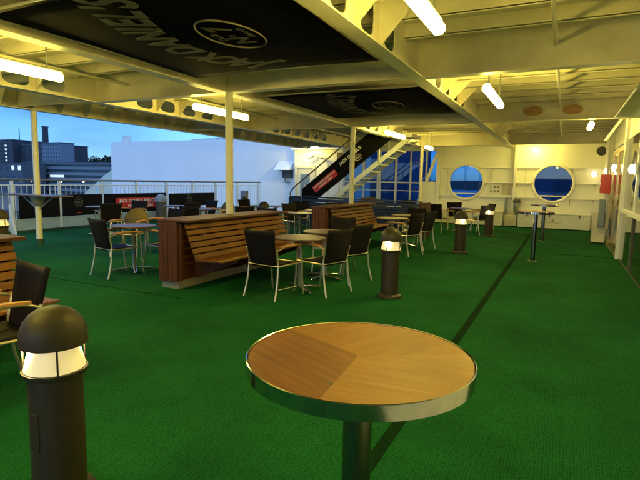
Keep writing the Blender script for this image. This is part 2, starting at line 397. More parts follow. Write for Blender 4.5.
# outboard edge girder, shallow, with dovetail slots
bm = bmesh.new(); bx(bm, (-10.11, -7, 2.864), (-10.09, YB, ZC)); g = tag(obj('ceiling_girder', bm, M_CREAM), 'shallow outer girder along the open edge of the roof', 'girder', 'lengthwise girders under the deck overhead')
bm = bmesh.new(); bx(bm, (-10.19, -7, 2.85), (-10.0, YB, 2.862)); obj('flange', bm, M_PALE, g)
y = -.5
while y < YB:
    bm = bmesh.new(); prism(bm, [(-10.085, y - .005, 2.87), (-9.95, y - .005, 2.87), (-9.7, y - .005, ZC - .02), (-10.085, y - .005, ZC - .02)], (0, .01, 0)); y += .65; obj('bracket', bm, M_CREAM_D, g)
for y in FR:
    lab = {1.5: 'cream cross beam overhead nearly above the camera', 6.4: 'deep cream cross beam overhead at the first bench pole', 11.4: 'cream cross beam overhead carrying two oval rust grilles', 18.0: 'farthest cream cross beam overhead close to the round windows'}[y]
    bm = bmesh.new()
    bx(bm, (-7.744, y - .006, ZB + .016), (-4.858, y + .006, ZC - .003)); bx(bm, (-4.842, y - .006, ZB + .016), (-1.808, y + .006, ZC - .003)); bx(bm, (-1.792, y - .006, ZB + .016), (XW, y + .006, ZC - .003))
    prism(bm, [(-7.757, y - .006, ZB + .016), (-10.08, y - .006, 2.88), (-10.08, y - .006, ZC - .003), (-7.757, y - .006, ZC - .003)], (0, .012, 0))
    g = tag(obj('cross_beam', bm, M_CREAM), lab, 'beam', 'cross beams under the deck overhead')
    bm = bmesh.new()
    for a, b in ((-7.66, -4.94), (-4.76, -1.89), (-1.71, XW)): bx(bm, (a, y - .08, ZB + .002), (b, y + .08, ZB + .015))
    obj('flange', bm, M_CREAM, g)
# pipe run under the plating
for px_, lab in ((-.2, 'thin cream pipe running lengthwise under the overhead, right side'), (-6.95, 'thin cream pipe running lengthwise under the overhead, left side')):
    tag(tube_obj('ceiling_pipe', [(px_, -6, 3.10), (px_, 18.9, 3.10)], .022, M_CREAM), lab, 'pipe', 'pipes under the overhead')

def grille(x, label):
    t = thing('vent_grille', label, 'vent', (x, 11.38, 3.03), 0, 'oval grilles on the cross beam')
    bm = bmesh.new(); n = 28
    prism(bm, [(.19 * cos(2 * pi * k / n), 0, .10 * sin(2 * pi * k / n)) for k in range(n)], (0, -.012, 0)); bmesh.ops.recalc_face_normals(bm, faces=bm.faces); obj('plate', bm, M_GRILLE, t)
    bm = bmesh.new()
    for k in range(5):
        z = -.07 + k * .035; w = .19 * math.sqrt(max(0, 1 - (z / .10) ** 2)) - .012
        bx(bm, (-w, -.026, z - .007), (w, -.013, z + .007))
    obj('louvre', bm, mat('louvre_dark_orange', (.42, .24, .09), .6), t)  # louvres are a darker orange than their plate
grille(-.70, 'left one of two rust orange oval grilles on cross beam'); grille(.04, 'right one of two rust orange oval grilles on cross beam')

# poles
def pole(x, y, z1, label, r=.06):
    bm = bmesh.new(); tube(bm, [(0, 0, 0), (0, 0, z1)], r, 20)
    p = thing('deck_pole', label, 'pole', (x, y, 0), 0, 'cream poles carrying the overhead')
    obj('shaft', bm, M_CREAM_D, p, smooth=True)
    bm = bmesh.new(); lathe(bm, [(r, .14), (r + .012, .14), (r + .014, .0)], 20); obj('foot_collar', bm, M_CURB, p, smooth=True)
    return p
pole(-10.1, 6.75, 2.86, 'cream pole at left passing through a dark standing counter')
pole(-4.76, 6.36, ZB, 'cream pole rising out of the nearer complete wooden bench')
pole(-4.76, 11.36, ZB, 'cream pole rising out of the farther wooden bench')
pole(-4.78, 18.0, ZB, 'farthest cream pole in front of the big blue window')

# ---------------------------------------------------------------- forward bulkhead with two round windows
def round_hole_wall(bm, y0, y1, xa, xb, za, zb, cx, cz, r, N=48):
    for yy, s in ((y0, -1), (y1, 1)):
        H = []; O_ = []
        for k in range(N):
            t = 2 * pi * (k + .5) / N; ct, st = cos(t), sin(t); q = max(abs(ct), abs(st)); ux, uz = ct / q, st / q
            H.append(bm.verts.new((cx + r * ct, yy, cz + r * st)))
            O_.append(bm.verts.new((cx + ux * ((xb - cx) if ux > 0 else (cx - xa)), yy, cz + uz * ((zb - cz) if uz > 0 else (cz - za)))))
        for k in range(N):
            k2 = (k + 1) % N; bm.faces.new((O_[k], O_[k2], H[k2], H[k])[::s])
            A, B = O_[k].co, O_[k2].co
            if abs(A.x - B.x) > 1e-5 and abs(A.z - B.z) > 1e-5:
                c = bm.verts.new((xb if A.x + B.x > 2 * cx else xa, yy, zb if A.z + B.z > 2 * cz else za)); bm.faces.new((O_[k], c, O_[k2])[::s])
        if s < 0: H0 = H
    for k in range(N): k2 = (k + 1) % N; bm.faces.new((H0[k], H0[k2], H[k2], H[k]))
WC = [(-3.34, 1.57, .63), (-.37, 1.56, .63)]
t = thing('forward_wall', 'pale cream bulkhead with two round windows closing the deck ahead', 'wall', (0, YB, 0))
bm = bmesh.new(); round_hole_wall(bm, 0, .10, -4.36, -1.62, 0, ZC, *WC[0]); round_hole_wall(bm, 0, .10, -1.62, XW + .4, 0, ZC, *WC[1])
bmesh.ops.remove_doubles(bm, verts=bm.verts, dist=.0005); obj('wall_plate', bm, M_WPAINT, t)
def stiff(xs, zs, name='stiffener'):
    bm = bmesh.new()
    for (x0, x1, z0, z1, d) in xs: bx(bm, (x0, -d, z0), (x1, -.001, z1))
    return obj(name, bm, M_WPAINT, t)
stiff([(-4.44, -4.30, 0, ZC - .01, .16)], 0, 'post'); stiff([(-1.66, -1.58, 0, ZC - .01, .16)], 0, 'post')
def hbar(z, xa, xb, d, gaps):
    bm = bmesh.new(); cur = xa
    for g0, g1 in gaps:
        bx(bm, (cur, -d, z - .012), (g0, -.001, z + .012)); cur = g1
    bx(bm, (cur, -d, z - .012), (xb, -.001, z + .012)); obj('stiffener', bm, M_WPAINT, t)
def chord(c, z, r=.70):
    dz = z - c[1]; w = math.sqrt(max(0, r * r - dz * dz)); return (c[0] - w, c[0] + w)
for z, d in ((2.10, .07), (1.56, .07), (1.04, .13)):
    hbar(z, -4.29, -1.67, d, [chord(WC[0], z)]); hbar(z, -1.57, XW, d, [chord(WC[1], z)])
bm = bmesh.new()
for x in (-4.05, -2.42, -1.25): bx(bm, (x - .01, -.05, 1.053), (x + .01, -.001, 2.087))
obj('stiffener', bm, M_WPAINT, t)
bm = bmesh.new(); bx(bm, (-4.29, -.03, 2.6), (XW, -.001, 2.64)); obj('stiffener', bm, M_WPAINT, t)
def round_window(c, label):
    w = thing('round_window', label, 'window', (c[0], YB, c[1]), 0, 'round windows of the forward bulkhead')
    n = 48; bm = bmesh.new()
    prof = [(.605, -.03), (.60, -.07), (.625, -.09), (.67, -.085), (.69, -.05), (.69, -.002), (.628, -.002), (.628, .09), (.605, .09), (.605, -.03)]
    rings = [[bm.verts.new((r * cos(2 * pi * k / n), yy, r * sin(2 * pi * k / n))) for k in range(n)] for r, yy in prof]
    for A, B in zip(rings, rings[1:]):
        for k in range(n): bm.faces.new((A[k], A[(k + 1) % n], B[(k + 1) % n], B[k]))
    bmesh.ops.recalc_face_normals(bm, faces=bm.faces); obj('window_frame', bm, M_WPAINT, w, smooth=True)
    bm = bmesh.new(); prism(bm, [(.604 * cos(2 * pi * k / n), .03, .604 * sin(2 * pi * k / n)) for k in range(n)], (0, .012, 0)); obj('glass', bm, M_GLASS, w)
    tube_obj('guard_bar', [(-.40, -.03, -.44), (.40, -.03, -.44)], .022, M_WPAINT, w)
round_window(WC[0], 'left round window with a pale sky and dark shore behind its glass'); round_window(WC[1], 'right round window filled with deep blue')

# big mullioned window to the left, and its raking strut
t = thing('tall_window', 'tall white framed grid window, deep blue outside, behind the stairs', 'window', (0, YB, 0))
bm = bmesh.new()
for x, w in ((-8.36, .10), (-7.45, .05), (-6.80, .16), (-6.08, .07), (-5.48, .06), (-4.86, .06)): bx(bm, (x - w / 2, -.05, .55), (x + w / 2, .05, 2.72))
obj('mullion', bm, M_WPAINT, t)
bm = bmesh.new()
for z, h_ in ((1.50, .055), (1.17, .03), (.56, .10)):
    xs = [-8.31, -7.475, -7.425, -6.88, -6.72, -6.115, -6.045, -5.51, -5.45, -4.89, -4.83, -4.45]
    for a, b in zip(xs[::2], xs[1::2]): bx(bm, (a, -.04, z - h_ / 2), (b, .04, z + h_ / 2))
obj('transom', bm, M_WPAINT, t)
bm = bmesh.new(); bx(bm, (-8.42, -.06, 2.722), (-4.45, .06, ZC - .005)); obj('header', bm, M_WPAINT, t)
bm = bmesh.new(); bx(bm, (-8.42, -.06, 0), (-4.45, .06, .505)); obj('sill_wall', bm, M_WPAINT, t)
bm = bmesh.new(); bx(bm, (-8.31, .012, .61), (-4.45, .024, 2.72)); obj('glass', bm, M_GLASS, t)
bm = bmesh.new(); prism(bm, [(-5.15, -.22, .70), (-5.02, -.22, .70), (-4.44, -.22, 2.45), (-4.44, -.22, 2.75)], (0, .06, 0)); tag(obj('raking_strut', bm, M_WPAINT), 'white slanting strut leaning onto the post left of the round windows', 'strut'); bpy.data.objects['raking_strut'].location = (0, YB, 0)
tag(box('strut_gusset', (-5.03, YB - .15, .56), (-4.452, YB - .062, 1.55), M_WPAINT), 'white plate filling the corner under the slanting strut', 'panel')

M_RUST = mat('rust_streak', (.34, .20, .08), .8, var=.4, vscale=30)
rr_ = random.Random(21); bm = bmesh.new()
for k in range(16):
    x = rr_.choice([-4.28, -1.68, -1.56, .2, .9, -2.6]) + rr_.uniform(-.01, .01); z = rr_.choice([1.06, 1.575, 2.115]) ; h_ = rr_.uniform(.05, .22); w_ = rr_.uniform(.004, .010)
    bx(bm, (x - w_, -.0035, z - h_ - .03), (x + w_, -.0012, z - .03))
o = obj('rust_streaks', bm, M_RUST, t_wall := bpy.data.objects['forward_wall']); o['kind'] = 'stuff'
# lockers
def locker(x0, x1, label, latches, logo=False):
    t = thing('deck_locker', label, 'locker', ((x0 + x1) / 2, 18.75, 0), 0, 'white lockers under the round windows')
    w = (x1 - x0) / 2
    box('locker_body', (-w, -.25, .03), (w, .33, .50), M_WPAINT, t, .008)
    box('lid', (-w - .015, -.27, .503), (w + .015, .33, .55), M_WPAINT, t, .012)
    for lx in latches: box('latch', (lx - .02, -.285, .40), (lx + .02, -.272, .52), M_ICON, t, .003)
    if logo:
        bm = bmesh.new(); bx(bm, (-.035, -.253, .27), (.035, -.2505, .34)); obj('emblem', bm, mat('faded_mark', (.30, .29, .20), .6), t)
        bm = bmesh.new()
        for k in range(11):
            bx(bm, (-.27 + k * .05, -.253, .215), (-.235 + k * .05, -.2505, .235))
        obj('small_lettering', bm, MATS['faded_mark'], t)
locker(-4.95, -1.92, 'white locker under the left round window', [-1.0, 0.1, 1.2])
locker(-1.40, .84, 'white locker with black latches and a small faint mark under the right round window', [-.83, -.12, .80], True)

# items between the lockers
t = thing('fire_extinguisher', 'grey cylinder with dark cap hung on the wall between the lockers', 'fire extinguisher', (-1.50, 18.86, 0))
lathe_obj('cylinder', [(0, .42), (.05, .43), (.095, .55), (.105, .84), (.09, .88), (0, .88)], M_GREY, t, 20)
lathe_obj('cap', [(.12, .86), (.13, .9), (.11, .97), (.05, 1.02), (0, 1.03)], M_ICON, t, 20)
tag(box('slim_post', (-1.90, 18.86, .45), (-1.80, 18.92, 1.03), M_GREY, bevel=.01), 'slim grey upright strip on the wall left of the capped cylinder', 'post')
tag(box('wall_cabinet', (-1.86, 18.70, .03), (-1.46, 18.98, .42), M_CREAM_D, bevel=.01), 'small cream cabinet low between the two white lockers', 'cabinet')
# notices
t = thing('notice_board', 'white notice with six small dark icons beside the left round window', 'notice', (-2.30, YB - .01, 1.33))
box('sheet', (-.20, -.01, -.17), (.20, 0, .17), M_POSTER, t)
bm = bmesh.new()
for i in range(3):
    for j in range(2): bx(bm, (-.15 + i * .12, -.014, -.11 + j * .14), (-.09 + i * .12, -.0105, -.05 + j * .14))
obj('icon', bm, M_ICON, t)
tag(box('poster', (-2.05, YB - .02, 1.12), (-1.72, YB - .01, 1.52), M_POSTER2), 'small greyish picture poster pinned right of the icon notice', 'poster')

# ================================================================ right side: deckhouse wall
t = thing('deckhouse_wall', 'cream deckhouse wall down the right side of the deck', 'wall', (XW, 0, 0))
box('wall_plate', (.05, 14.9, 0), (.2, YB, ZC), M_WPAINT, t)
bm = bmesh.new(); bx(bm, (.0, 6.2, 2.45), (.2, 14.9, ZC)); obj('header', bm, M_WPAINT, t)
bm = bmesh.new(); bx(bm, (.0, -7, 0), (.2, 6.0, ZC)); obj('wall_plate', bm, M_WPAINT, t)
bm = bmesh.new()
for y in (15.6, 16.6, 17.6): bx(bm, (-.03, y - .03, .0), (.048, y + .03, ZC))
obj('stiffener', bm, M_WPAINT, t)
tag(box('cabin_floor', (XW + .2, 6.2, -.12), (6, 14.9, 0), mat('cabin_floor', (.10, .09, .07), .5)), kind='structure')
tag(box('cabin_backwall', (5.9, 6.2, 0), (6.0, 14.9, ZC), mat('cabin_wall', (.30, .28, .22), .6)), 'plain inner wall seen dimly through the glass screen', 'wall')
t = thing('glass_screen', 'glazed screen with dark lower panels and white post at right', 'glass screen', (XW, 0, 0))
box('corner_post', (-.06, 11.74, 0), (.06, 11.90, ZC), M_WPAINT, t, .006)
bm = bmesh.new(); bx(bm, (-.035, 6.2, .98), (.06, 11.74, 1.05)); obj('mid_rail', bm, M_WPAINT, t)
bm = bmesh.new(); bx(bm, (.0, 6.2, .0), (.05, 11.74, .03)); obj('bottom_rail', bm, M_ICON, t)
for y0, y1 in ((6.2, 7.95), (8.05, 9.85), (9.95, 11.73)):
    box('lower_pane', (.005, y0, .03), (.02, y1, .975), M_DARKGLASS, t)
    box('upper_pane', (.005, y0, 1.055), (.02, y1, 2.44), M_GLASS2, t)
for y in (8.0, 9.9): box('mullion', (-.02, y - .045, 1.052), (.05, y + .045, 2.445), M_PALE, t); box('mullion', (-.02, y - .045, .032), (.05, y + .045, .978), M_ICON, t)
t = thing('double_door', 'brass framed glass double door with upright handles at right', 'door', (XW, 0, 0))
for y0, y1, hs in ((11.98, 13.38, 1), (13.42, 14.82, -1)):
    bm = bmesh.new()
    bx(bm, (-.03, y0, .02), (.02, y0 + .10, 2.40)); bx(bm, (-.03, y1 - .10, .02), (.02, y1, 2.40))
    bx(bm, (-.03, y0 + .10, .02), (.02, y1 - .10, .22)); bx(bm, (-.03, y0 + .10, 2.28), (.02, y1 - .10, 2.40)); bx(bm, (-.03, y0 + .1, 1.0), (.02, y1 - .1, 1.08))
    lf = obj('door_leaf', bm, M_GOLD, t)
    box('glass', (-.008, y0 + .10, .22), (.0, y1 - .10, 2.28), M_GLASS2, lf)
    yh = y1 - .16 if hs > 0 else y0 + .16
    bm = bmesh.new(); tube(bm, [(-.03, yh, .75), (-.085, yh, .75), (-.085, yh, 1.55), (-.03, yh, 1.55)], .014, 8); obj('handle', bm, M_GOLD, lf)
box('threshold', (-.05, 11.92, 0), (.1, 14.88, .018), M_STEEL, t)
box('jamb', (-.03, 14.83, .02), (.1, 14.895, 2.44), M_GOLD, t)

# wall lamps (lit)
def wall_lamp(loc, rz, label, p=3):
    t = thing('wall_lamp', label, 'wall lamp', loc, rz, 'round lit lamps on the deckhouse walls')
    bm = bmesh.new(); n = 20
    prism(bm, [(0, .10 * cos(2 * pi * k / n), .10 * sin(2 * pi * k / n)) for k in range(n)], (-.03, 0, 0)); bmesh.ops.recalc_face_normals(bm, faces=bm.faces); obj('base', bm, M_WPAINT, t)
    bm = bmesh.new(); bmesh.ops.create_uvsphere(bm, u_segments=20, v_segments=12, radius=.085); bmesh.ops.scale(bm, vec=(.8, 1, 1), verts=bm.verts); bmesh.ops.translate(bm, vec=(-.06, 0, 0), verts=bm.verts)
    obj('globe', bm, M_WALLGLOW, t, smooth=True)
    point_light(t, (-.26, 0, -.05), p, WARM_RGB, .08)
wall_lamp((XW + .045, 17.05, 1.96), 0, 'lit round wall lamp beyond the red cabinet')
wall_lamp((XW - .032, 13.40, 1.93), 0, 'lit round wall lamp on the brass framed door')
wall_lamp((XW - .022, 9.9, 1.80), 0, 'lit round wall lamp on the glass screen at the right edge', 6)
wall_lamp((.86, YB - .001, 1.90), R(90), 'lit round wall lamp on the forward wall right of the round window', .35)
t = thing('fire_cabinet', 'red fire cabinet on the right wall above the cream stand', 'fire cabinet', (XW, 15.28, 1.56))
box('cabinet_body', (-.24, -.20, -.25), (.048, .20, .25), M_REDBOX, t, .01); box('handle', (-.255, -.02, -.04), (-.242, .02, .04), M_STEEL, t)
t = thing('cream_stand', 'low cream cabinet standing against the right wall', 'cabinet', (.88, 15.0, 0))
box('cabinet_body', (-.15, -.20, .02), (.15, .20, .78), M_CREAM_D, t, .008); box('cabinet_top', (-.165, -.215, .782), (.165, .215, .80), M_CREAM, t)
tag(box('hanging_panel', (.84, 14.60, .46), (.98, 14.78, 1.16), M_BLUEGREY, bevel=.02), 'blue grey narrow box in front of the cream stand', 'bin')
tag(box('hanging_panel', (1.0, 14.40, .40), (1.07, 14.60, 1.15), mat('warm_grey', (.30, .28, .24), .5), bevel=.01), 'warm grey upright board beside the blue grey box', 'board')
# loudspeaker horn
t = thing('loudspeaker', 'round dark loudspeaker high in the far right corner', 'loudspeaker', (.98, 18.3, 2.62), R(10))
bm = bmesh.new(); lathe(bm, [(0, .12), (.05, .12), (.06, .05), (.14, -.02), (.15, -.03), (.13, -.03), (.05, .03), (0, .03)], 24); bmesh.ops.rotate(bm, verts=bm.verts, cent=(0, 0, 0), matrix=Matrix.Rotation(R(-90), 3, 'X')); bmesh.ops.scale(bm, vec=(1, 1, 1), verts=bm.verts)
bmesh.ops.transform(bm, matrix=Matrix.Rotation(R(0), 4, 'Z'), verts=bm.verts); obj('horn', bm, M_ICON, t, smooth=True)
tube_obj('bracket', [(0, .08, 0), (.14, .12, 0)], .015, M_WPAINT, t)
# green plastic rain hood over the screen
t = thing('rain_hood', 'translucent green plastic hood high on the glass screen at right edge', 'hood', (XW, 9.2, 0))
bm = bmesh.new(); prism(bm, [(-.46, 0, 2.60), (0, 0, 2.56), (0, 0, 3.30), (-.06, 0, 3.30)], (0, .012, 0)); obj('cheek', bm, M_HOOD, t)
bm = bmesh.new(); prism(bm, [(-.462, .014, 2.60), (-.45, .014, 2.60), (-.05, .014, 3.30), (-.062, .014, 3.30)], (0, -2.6, 0)); obj('cover', bm, M_HOOD, t)
tube_obj('edge_rail', [(-.46, .02, 2.59), (-.46, -2.6, 2.59)], .012, M_PALE, t)
t = thing('cable_reel', 'thin dark ring on the glass screen at the right edge', 'ring', (XW - .05, 10.1, 1.97))
bm = bmesh.new(); tube(bm, [(0, .14 * cos(2 * pi * k / 24), .14 * sin(2 * pi * k / 24)) for k in range(25)], .012, 6); obj('ring', bm, M_ICON, t, smooth=True)
tube_obj('spoke', [(0, -.13, 0), (0, .13, 0)], .008, M_ICON, t); tube_obj('spoke', [(0, 0, -.13), (0, 0, .13)], .008, M_ICON, t)
bm = bmesh.new(); prism(bm, [(.70, 12.6, 2.50), (.76, 12.6, 2.50), (1.09, 12.6, 3.05), (1.09, 12.6, 3.15)], (0, .05, 0)); tag(obj('wall_bracket', bm, M_WPAINT), 'white slanting bracket high on the right wall above the door', 'bracket')

# ================================================================ left side: rail, banners
t = thing('ship_rail', 'pale ship rail with dark handrail and balusters along the open left side', 'railing', (XE, 0, 0))
tube_obj('handrail', [(0, -7, 1.38), (0, 19.2, 1.38)], .028, M_DARKRAIL, t)
tube_obj('mid_bar', [(0, -7, 1.24), (0, 19.2, 1.24)], .016, M_PALE, t)
bm = bmesh.new(); y = -6.9
while y < 19.2:
    tube(bm, [(0, y, .36), (0, y, 1.24)], .011, 6); y += .16
o = obj('baluster', bm, M_PALE, t, smooth=True); o['kind'] = 'stuff'
for y in (-6, -4.5, -3, -1.5, 0, 1.5, 3, 4.5, 6.2, 7.74, 9.06, 10.45, 11.81, 13.17, 14.52, 15.89, 17.4, 19.0):
    bm = bmesh.new(); bx(bm, (-.035, y - .03, .0), (.035, y + .03, 1.36)); obj('rail_post', bm, M_PALE, t)
bm = bmesh.new(); bx(bm, (-.03, -7, .07), (.02, 19.2, .36)); obj('coaming', bm, mat('coaming_sky_tint', (.34, .47, .56), .5, var=.25, vscale=3), t)  # blue of the skylight is mixed into the coaming colour
bm = bmesh.new(); bx(bm, (-.03, -7, .0), (.10, 19.2, .068)); obj('deck_curb', bm, M_CURB, t)
bm = bmesh.new(); prism(bm, [(.06, 7.6, 0), (.28, 7.6, 0), (.06, 7.6, .75)], (0, .05, 0)); obj('stay', bm, M_PALE, t)
# zig-zag lashing
bm = bmesh.new(); y = 11.2; k = 0; pts = []
while y < 16:
    pts.append((.035, y, 1.24 if k % 2 == 0 else 1.0)); y += .13; k += 1
tube(bm, pts, .006, 5); tag(obj('lashing_cord', bm, M_PRINTW), 'thin white zigzag cord lacing the banners to the rail', 'cord').location = (XE, 0, 0)

def rail_banner(y0, y1, label, z0=.37, z1=.98, red=False, badge=None):
    t = thing('rail_banner', label, 'banner', (XE + .045, 0, 0), 0, 'black banners tied to the ship rail')
    bm = bmesh.new(); n = 14
    for i in range(n):
        a = y0 + (y1 - y0) * i / n; b = y0 + (y1 - y0) * (i + 1) / n; da = .006 * sin(a * 5); db = .006 * sin(b * 5)
        v = [bm.verts.new(p) for p in ((da, a, z0), (db, b, z0), (db, b, z1), (da, a, z1))]; bm.faces.new(v)
    bmesh.ops.remove_doubles(bm, verts=bm.verts, dist=.0005)
    o = obj('cloth', bm, M_BANNER, t); s = o.modifiers.new('s', 'SOLIDIFY'); s.thickness = .004
    if red:
        box('red_panel', (.012, red[0], .50), (.017, red[1], .84), M_RED, t)
        c = (red[0] + red[1]) / 2 
        text_obj('lettering', "JACK DANIEL'S AND COLA", .150, M_PRINTW, t, frame_mw((.019, c, .745), (0, 1, 0), (0, 0, 1)), .001, off=.004, space=.95)
        text_obj('lettering', "NOW IN A CAN", .150, M_PRINTW, t, frame_mw((.019, c, .585), (0, 1, 0), (0, 0, 1)), .001, off=.004, space=.95)
    if badge:
        y = badge
        bm = bmesh.new(); n = 28
        tube(bm, [(.012, y + .13 * cos(pi * k / 14), .76 + .15 * sin(pi * k / 14)) for k in range(29)], .006, 4); obj('emblem_ring', bm, M_PRINT, t)
        text_obj('lettering', "OLD", .06, M_PRINT, t, frame_mw((.014, y, .84), (0, 1, 0), (0, 0, 1)), .001)
        text_obj('lettering', "No.7", .11, M_PRINT, t, frame_mw((.014, y, .76), (0, 1, 0), (0, 0, 1)), .001, off=.003)
        text_obj('lettering', "BRAND", .045, M_PRINT, t, frame_mw((.014, y, .675), (0, 1, 0), (0, 0, 1)), .001)
        bm = bmesh.new(); bx(bm, (.012, y - .07, .44), (.016, y + .07, .47)); obj('small_strip', bm, M_RED, t)
rail_banner(7.87, 9.02, 'black rail banner behind the left standing counter')
rail_banner(9.10, 10.43, 'black rail banner with a faded grey emblem', badge=9.62)
rail_banner(10.49, 13.10, 'black rail banner with a red panel of white lettering', red=(10.92, 12.95))
rail_banner(13.25, 15.80, 'black rail banner left of the cream pole, with a small grey emblem', z0=.47, z1=.95, badge=14.3)

# standing counter round the left pole
t = thing('standing_counter', 'narrow dark standing counter fixed around the left cream pole', 'counter', (-10.1, 6.75, 0))
bm = bmesh.new(); bx(bm, (-.95, -.22, 1.06), (-.065, .22, 1.09)); bx(bm, (.065, -.22, 1.06), (.85, .22, 1.09)); bx(bm, (-.065, .062, 1.06), (.065, .22, 1.09)); bx(bm, (-.065, -.22, 1.06), (.065, -.062, 1.09)); obj('counter_top', bm, M_TABLE, t)
for s in (-1, 1): tube_obj('bracket', [(s * .07, 0, .80), (s * .5, 0, 1.055)], .016, M_GREY, t)
lathe_obj('collar', [(.061, .84), (.075, .84), (.16, 1.055), (.061, 1.055)], M_GREY, t, 20)
# ================================================================ port bulkhead, stairs
tag(box('white_wall', (-23.8, 20.5, -12), (-11.22, 23.5, 3.50), M_WHITE), 'large plain white bulkhead beyond the rail', 'wall')
t = thing('cream_lobby', 'cream lit lobby wall with a door beside the foot of the stairs', 'wall', (0, 19.9, 0))
box('wall_plate', (-11.21, 0, -.1), (-8.43, 2.5, 2.88), M_WPAINT, t); box('roof_edge', (-11.25, -.25, 2.885), (-8.43, 2.5, 2.96), M_WHITE, t)
t = thing('lobby_door', 'cream door with a tall grey glass pane by the stairs', 'door', (-10.62, 19.88, 0))
box('leaf', (-.40, -.02, .12), (.40, .018, 2.02), M_CREAM_D, t, .004)
bm = bmesh.new()
bx(bm, (-.52, -.06, .1), (-.42, .018, 2.15)); bx(bm, (.42, -.06, .1), (.52, .018, 2.15)); bx(bm, (-.42, -.06, 2.05), (.42, .018, 2.15)); obj('frame', bm, M_CREAM, t)
box('glass', (-.24, -.032, .75), (.24, -.021, 1.80), M_BLUEGREY, t)
t = thing('flood_lamp', 'bright lit flood lamp over the lobby door', 'lamp', (-10.3, 19.55, 3.02))
bm = bmesh.new(); bmesh.ops.create_uvsphere(bm, u_segments=24, v_segments=12, radius=1); bmesh.ops.scale(bm, vec=(.52, .14, .12), verts=bm.verts); obj('diffuser', bm, M_FLOOD, t, smooth=True)
tube_obj('bracket', [(-.75, .2, .06), (.75, .2, .06)], .02, M_GREY, t)
point_light(t, (0, -.35, -.15), 45, LAMP_RGB, .12)
t = thing('security_camera', 'grey twin camera bracket on the lobby wall under the flood lamp', 'camera', (-10.0, 19.7, 2.6))
for s in (-1, 1):
    bm = bmesh.new(); tube(bm, [(s * .05, -.02, .02), (s * .34, -.10, -.10)], .055, 10); obj('camera_body', bm, M_GREY, t)
tube_obj('arm', [(0, .19, .08), (0, 0, .05)], .02, M_GREY, t)
tag(box('junction_box', (-9.0, 19.75, 2.25), (-8.72, 19.895, 2.75), mat('brown_box', (.16, .11, .07), .6)), 'brown box high on the lobby wall right of the cameras', 'box')
t = thing('vent_hood', 'white sloped vent hood with dark opening on the white bulkhead', 'vent', (-11.95, 20.5, 0))
bm = bmesh.new(); prism(bm, [(-.45, -.50, 1.98), (-.45, -.001, 2.42), (-.45, -.001, 2.0)], (.85, 0, 0)); bmesh.ops.recalc_face_normals(bm, faces=bm.faces); obj('hood', bm, M_WHITE, t)
box('opening', (-.15, -.20, 1.62), (.34, -.001, 1.975), M_ICON, t); tube_obj('drain', [(-.05, -.1, 1.62), (-.05, -.1, 1.42), (.2, -.1, 1.42)], .03, M_GREY, t)

# stairs rising to the right (towards +X)
SX0, SZ0, SX1, SZ1 = -7.95, .02, -4.36, 2.784
t = thing('open_stairs', 'white open tread stairs climbing right towards the overhead', 'stairs', (0, 0, 0))
def stringer(y):
    bm = bmesh.new(); prism(bm, [(SX0 - .10, y, SZ0), (SX0 + .14, y, SZ0), (SX1 + .14, y, SZ1), (SX1 - .10, y, SZ1)], (0, .05, 0)); return obj('stringer', bm, M_PALE, t)
YS0, YS1 = 14.55, 15.35
stringer(YS0); stringer(YS1)
nst = 13
for k in range(nst):
    f = (k + .5) / nst; x = SX0 + .04 + (SX1 - SX0) * f; z = SZ0 + (SZ1 - SZ0) * f
    box('tread', (x - .14, YS0 + .052, z - .02), (x + .14, YS1 - .002, z + .02), M_PALE, t)
sl = (SZ1 - SZ0) / (SX1 - SX0)
for y, nm in ((YS0 - .02, 0), (YS1 + .07, 1)):
    pts = curve([(SX0 - .38, y, .98), (SX0 - .36, y, 1.12), (SX0 - .20, y, 1.30)], 5) + [(SX1 - .75, y, 1.30 + (SX1 - .55 - SX0) * sl)]
    bm = bmesh.new(); tube(bm, pts, .025, 8); obj('handrail', bm, M_DARKRAIL, t, smooth=True)
    for f in (.02, .26, .50, .74):
        x = SX0 + (SX1 - SX0) * f; z = SZ0 + (SZ1 - SZ0) * f; tube_obj('rail_post', [(x + .1, y, z + .03), (x + .1, y, z + 1.30)], .022, M_PALE, t)
t = thing('stair_banner', 'black banner with a red panel tied along the stair railing', 'banner', (0, YS0 - .055, 0))
def sp(x, dz): return (x, 0, SZ0 + (x - SX0) * sl + dz)
xa, xb = SX0 + .08, SX1 - .42
bm = bmesh.new(); prism(bm, [sp(xa, .36), sp(xb, .36), sp(xb, 1.13), sp(xa, 1.13)], (0, .008, 0)); obj('cloth', bm, M_BANNER, t)
d = Vector((1, 0, sl)).normalized(); up = Vector((-sl, 0, 1)).normalized()
c = Vector(sp(-7.02, .76)); hw, hh = .50, .115
bm = bmesh.new(); prism(bm, [c - d * hw - up * hh + Vector((0, -.006, 0)), c + d * hw - up * hh + Vector((0, -.006, 0)), c + d * hw + up * hh + Vector((0, -.006, 0)), c - d * hw + up * hh + Vector((0, -.006, 0))], (0, .004, 0)); obj('red_panel', bm, M_RED, t)
text_obj('lettering', "JACK DANIEL'S AND COLA", .078, M_PRINTW, t, frame_mw(c + up * .05 + Vector((0, -.009, 0)), d, up), .001, off=.003)
text_obj('lettering', "NOW IN A CAN", .078, M_PRINTW, t, frame_mw(c - up * .05 + Vector((0, -.009, 0)), d, up), .001, off=.003)
c2 = Vector(sp(-6.15, .90)) + Vector((0, -.003, 0))
text_obj('lettering', "JACK DANIEL'S", .135, M_PRINTW, t, frame_mw(c2, d, up), .001, shear=.1, off=.003)
c3 = c2 - up * .20 + d * .18
text_obj('lettering', "No.7", .085, M_PRINTW, t, frame_mw(c3, d, up), .001, off=.002)
bm = bmesh.new(); tube(bm, [c3 + d * (.12 * cos(pi * k / 14)) + up * (.09 * sin(pi * k / 14)) for k in range(29)], .008, 4); obj('emblem_ring', bm, M_PRINTW, t)
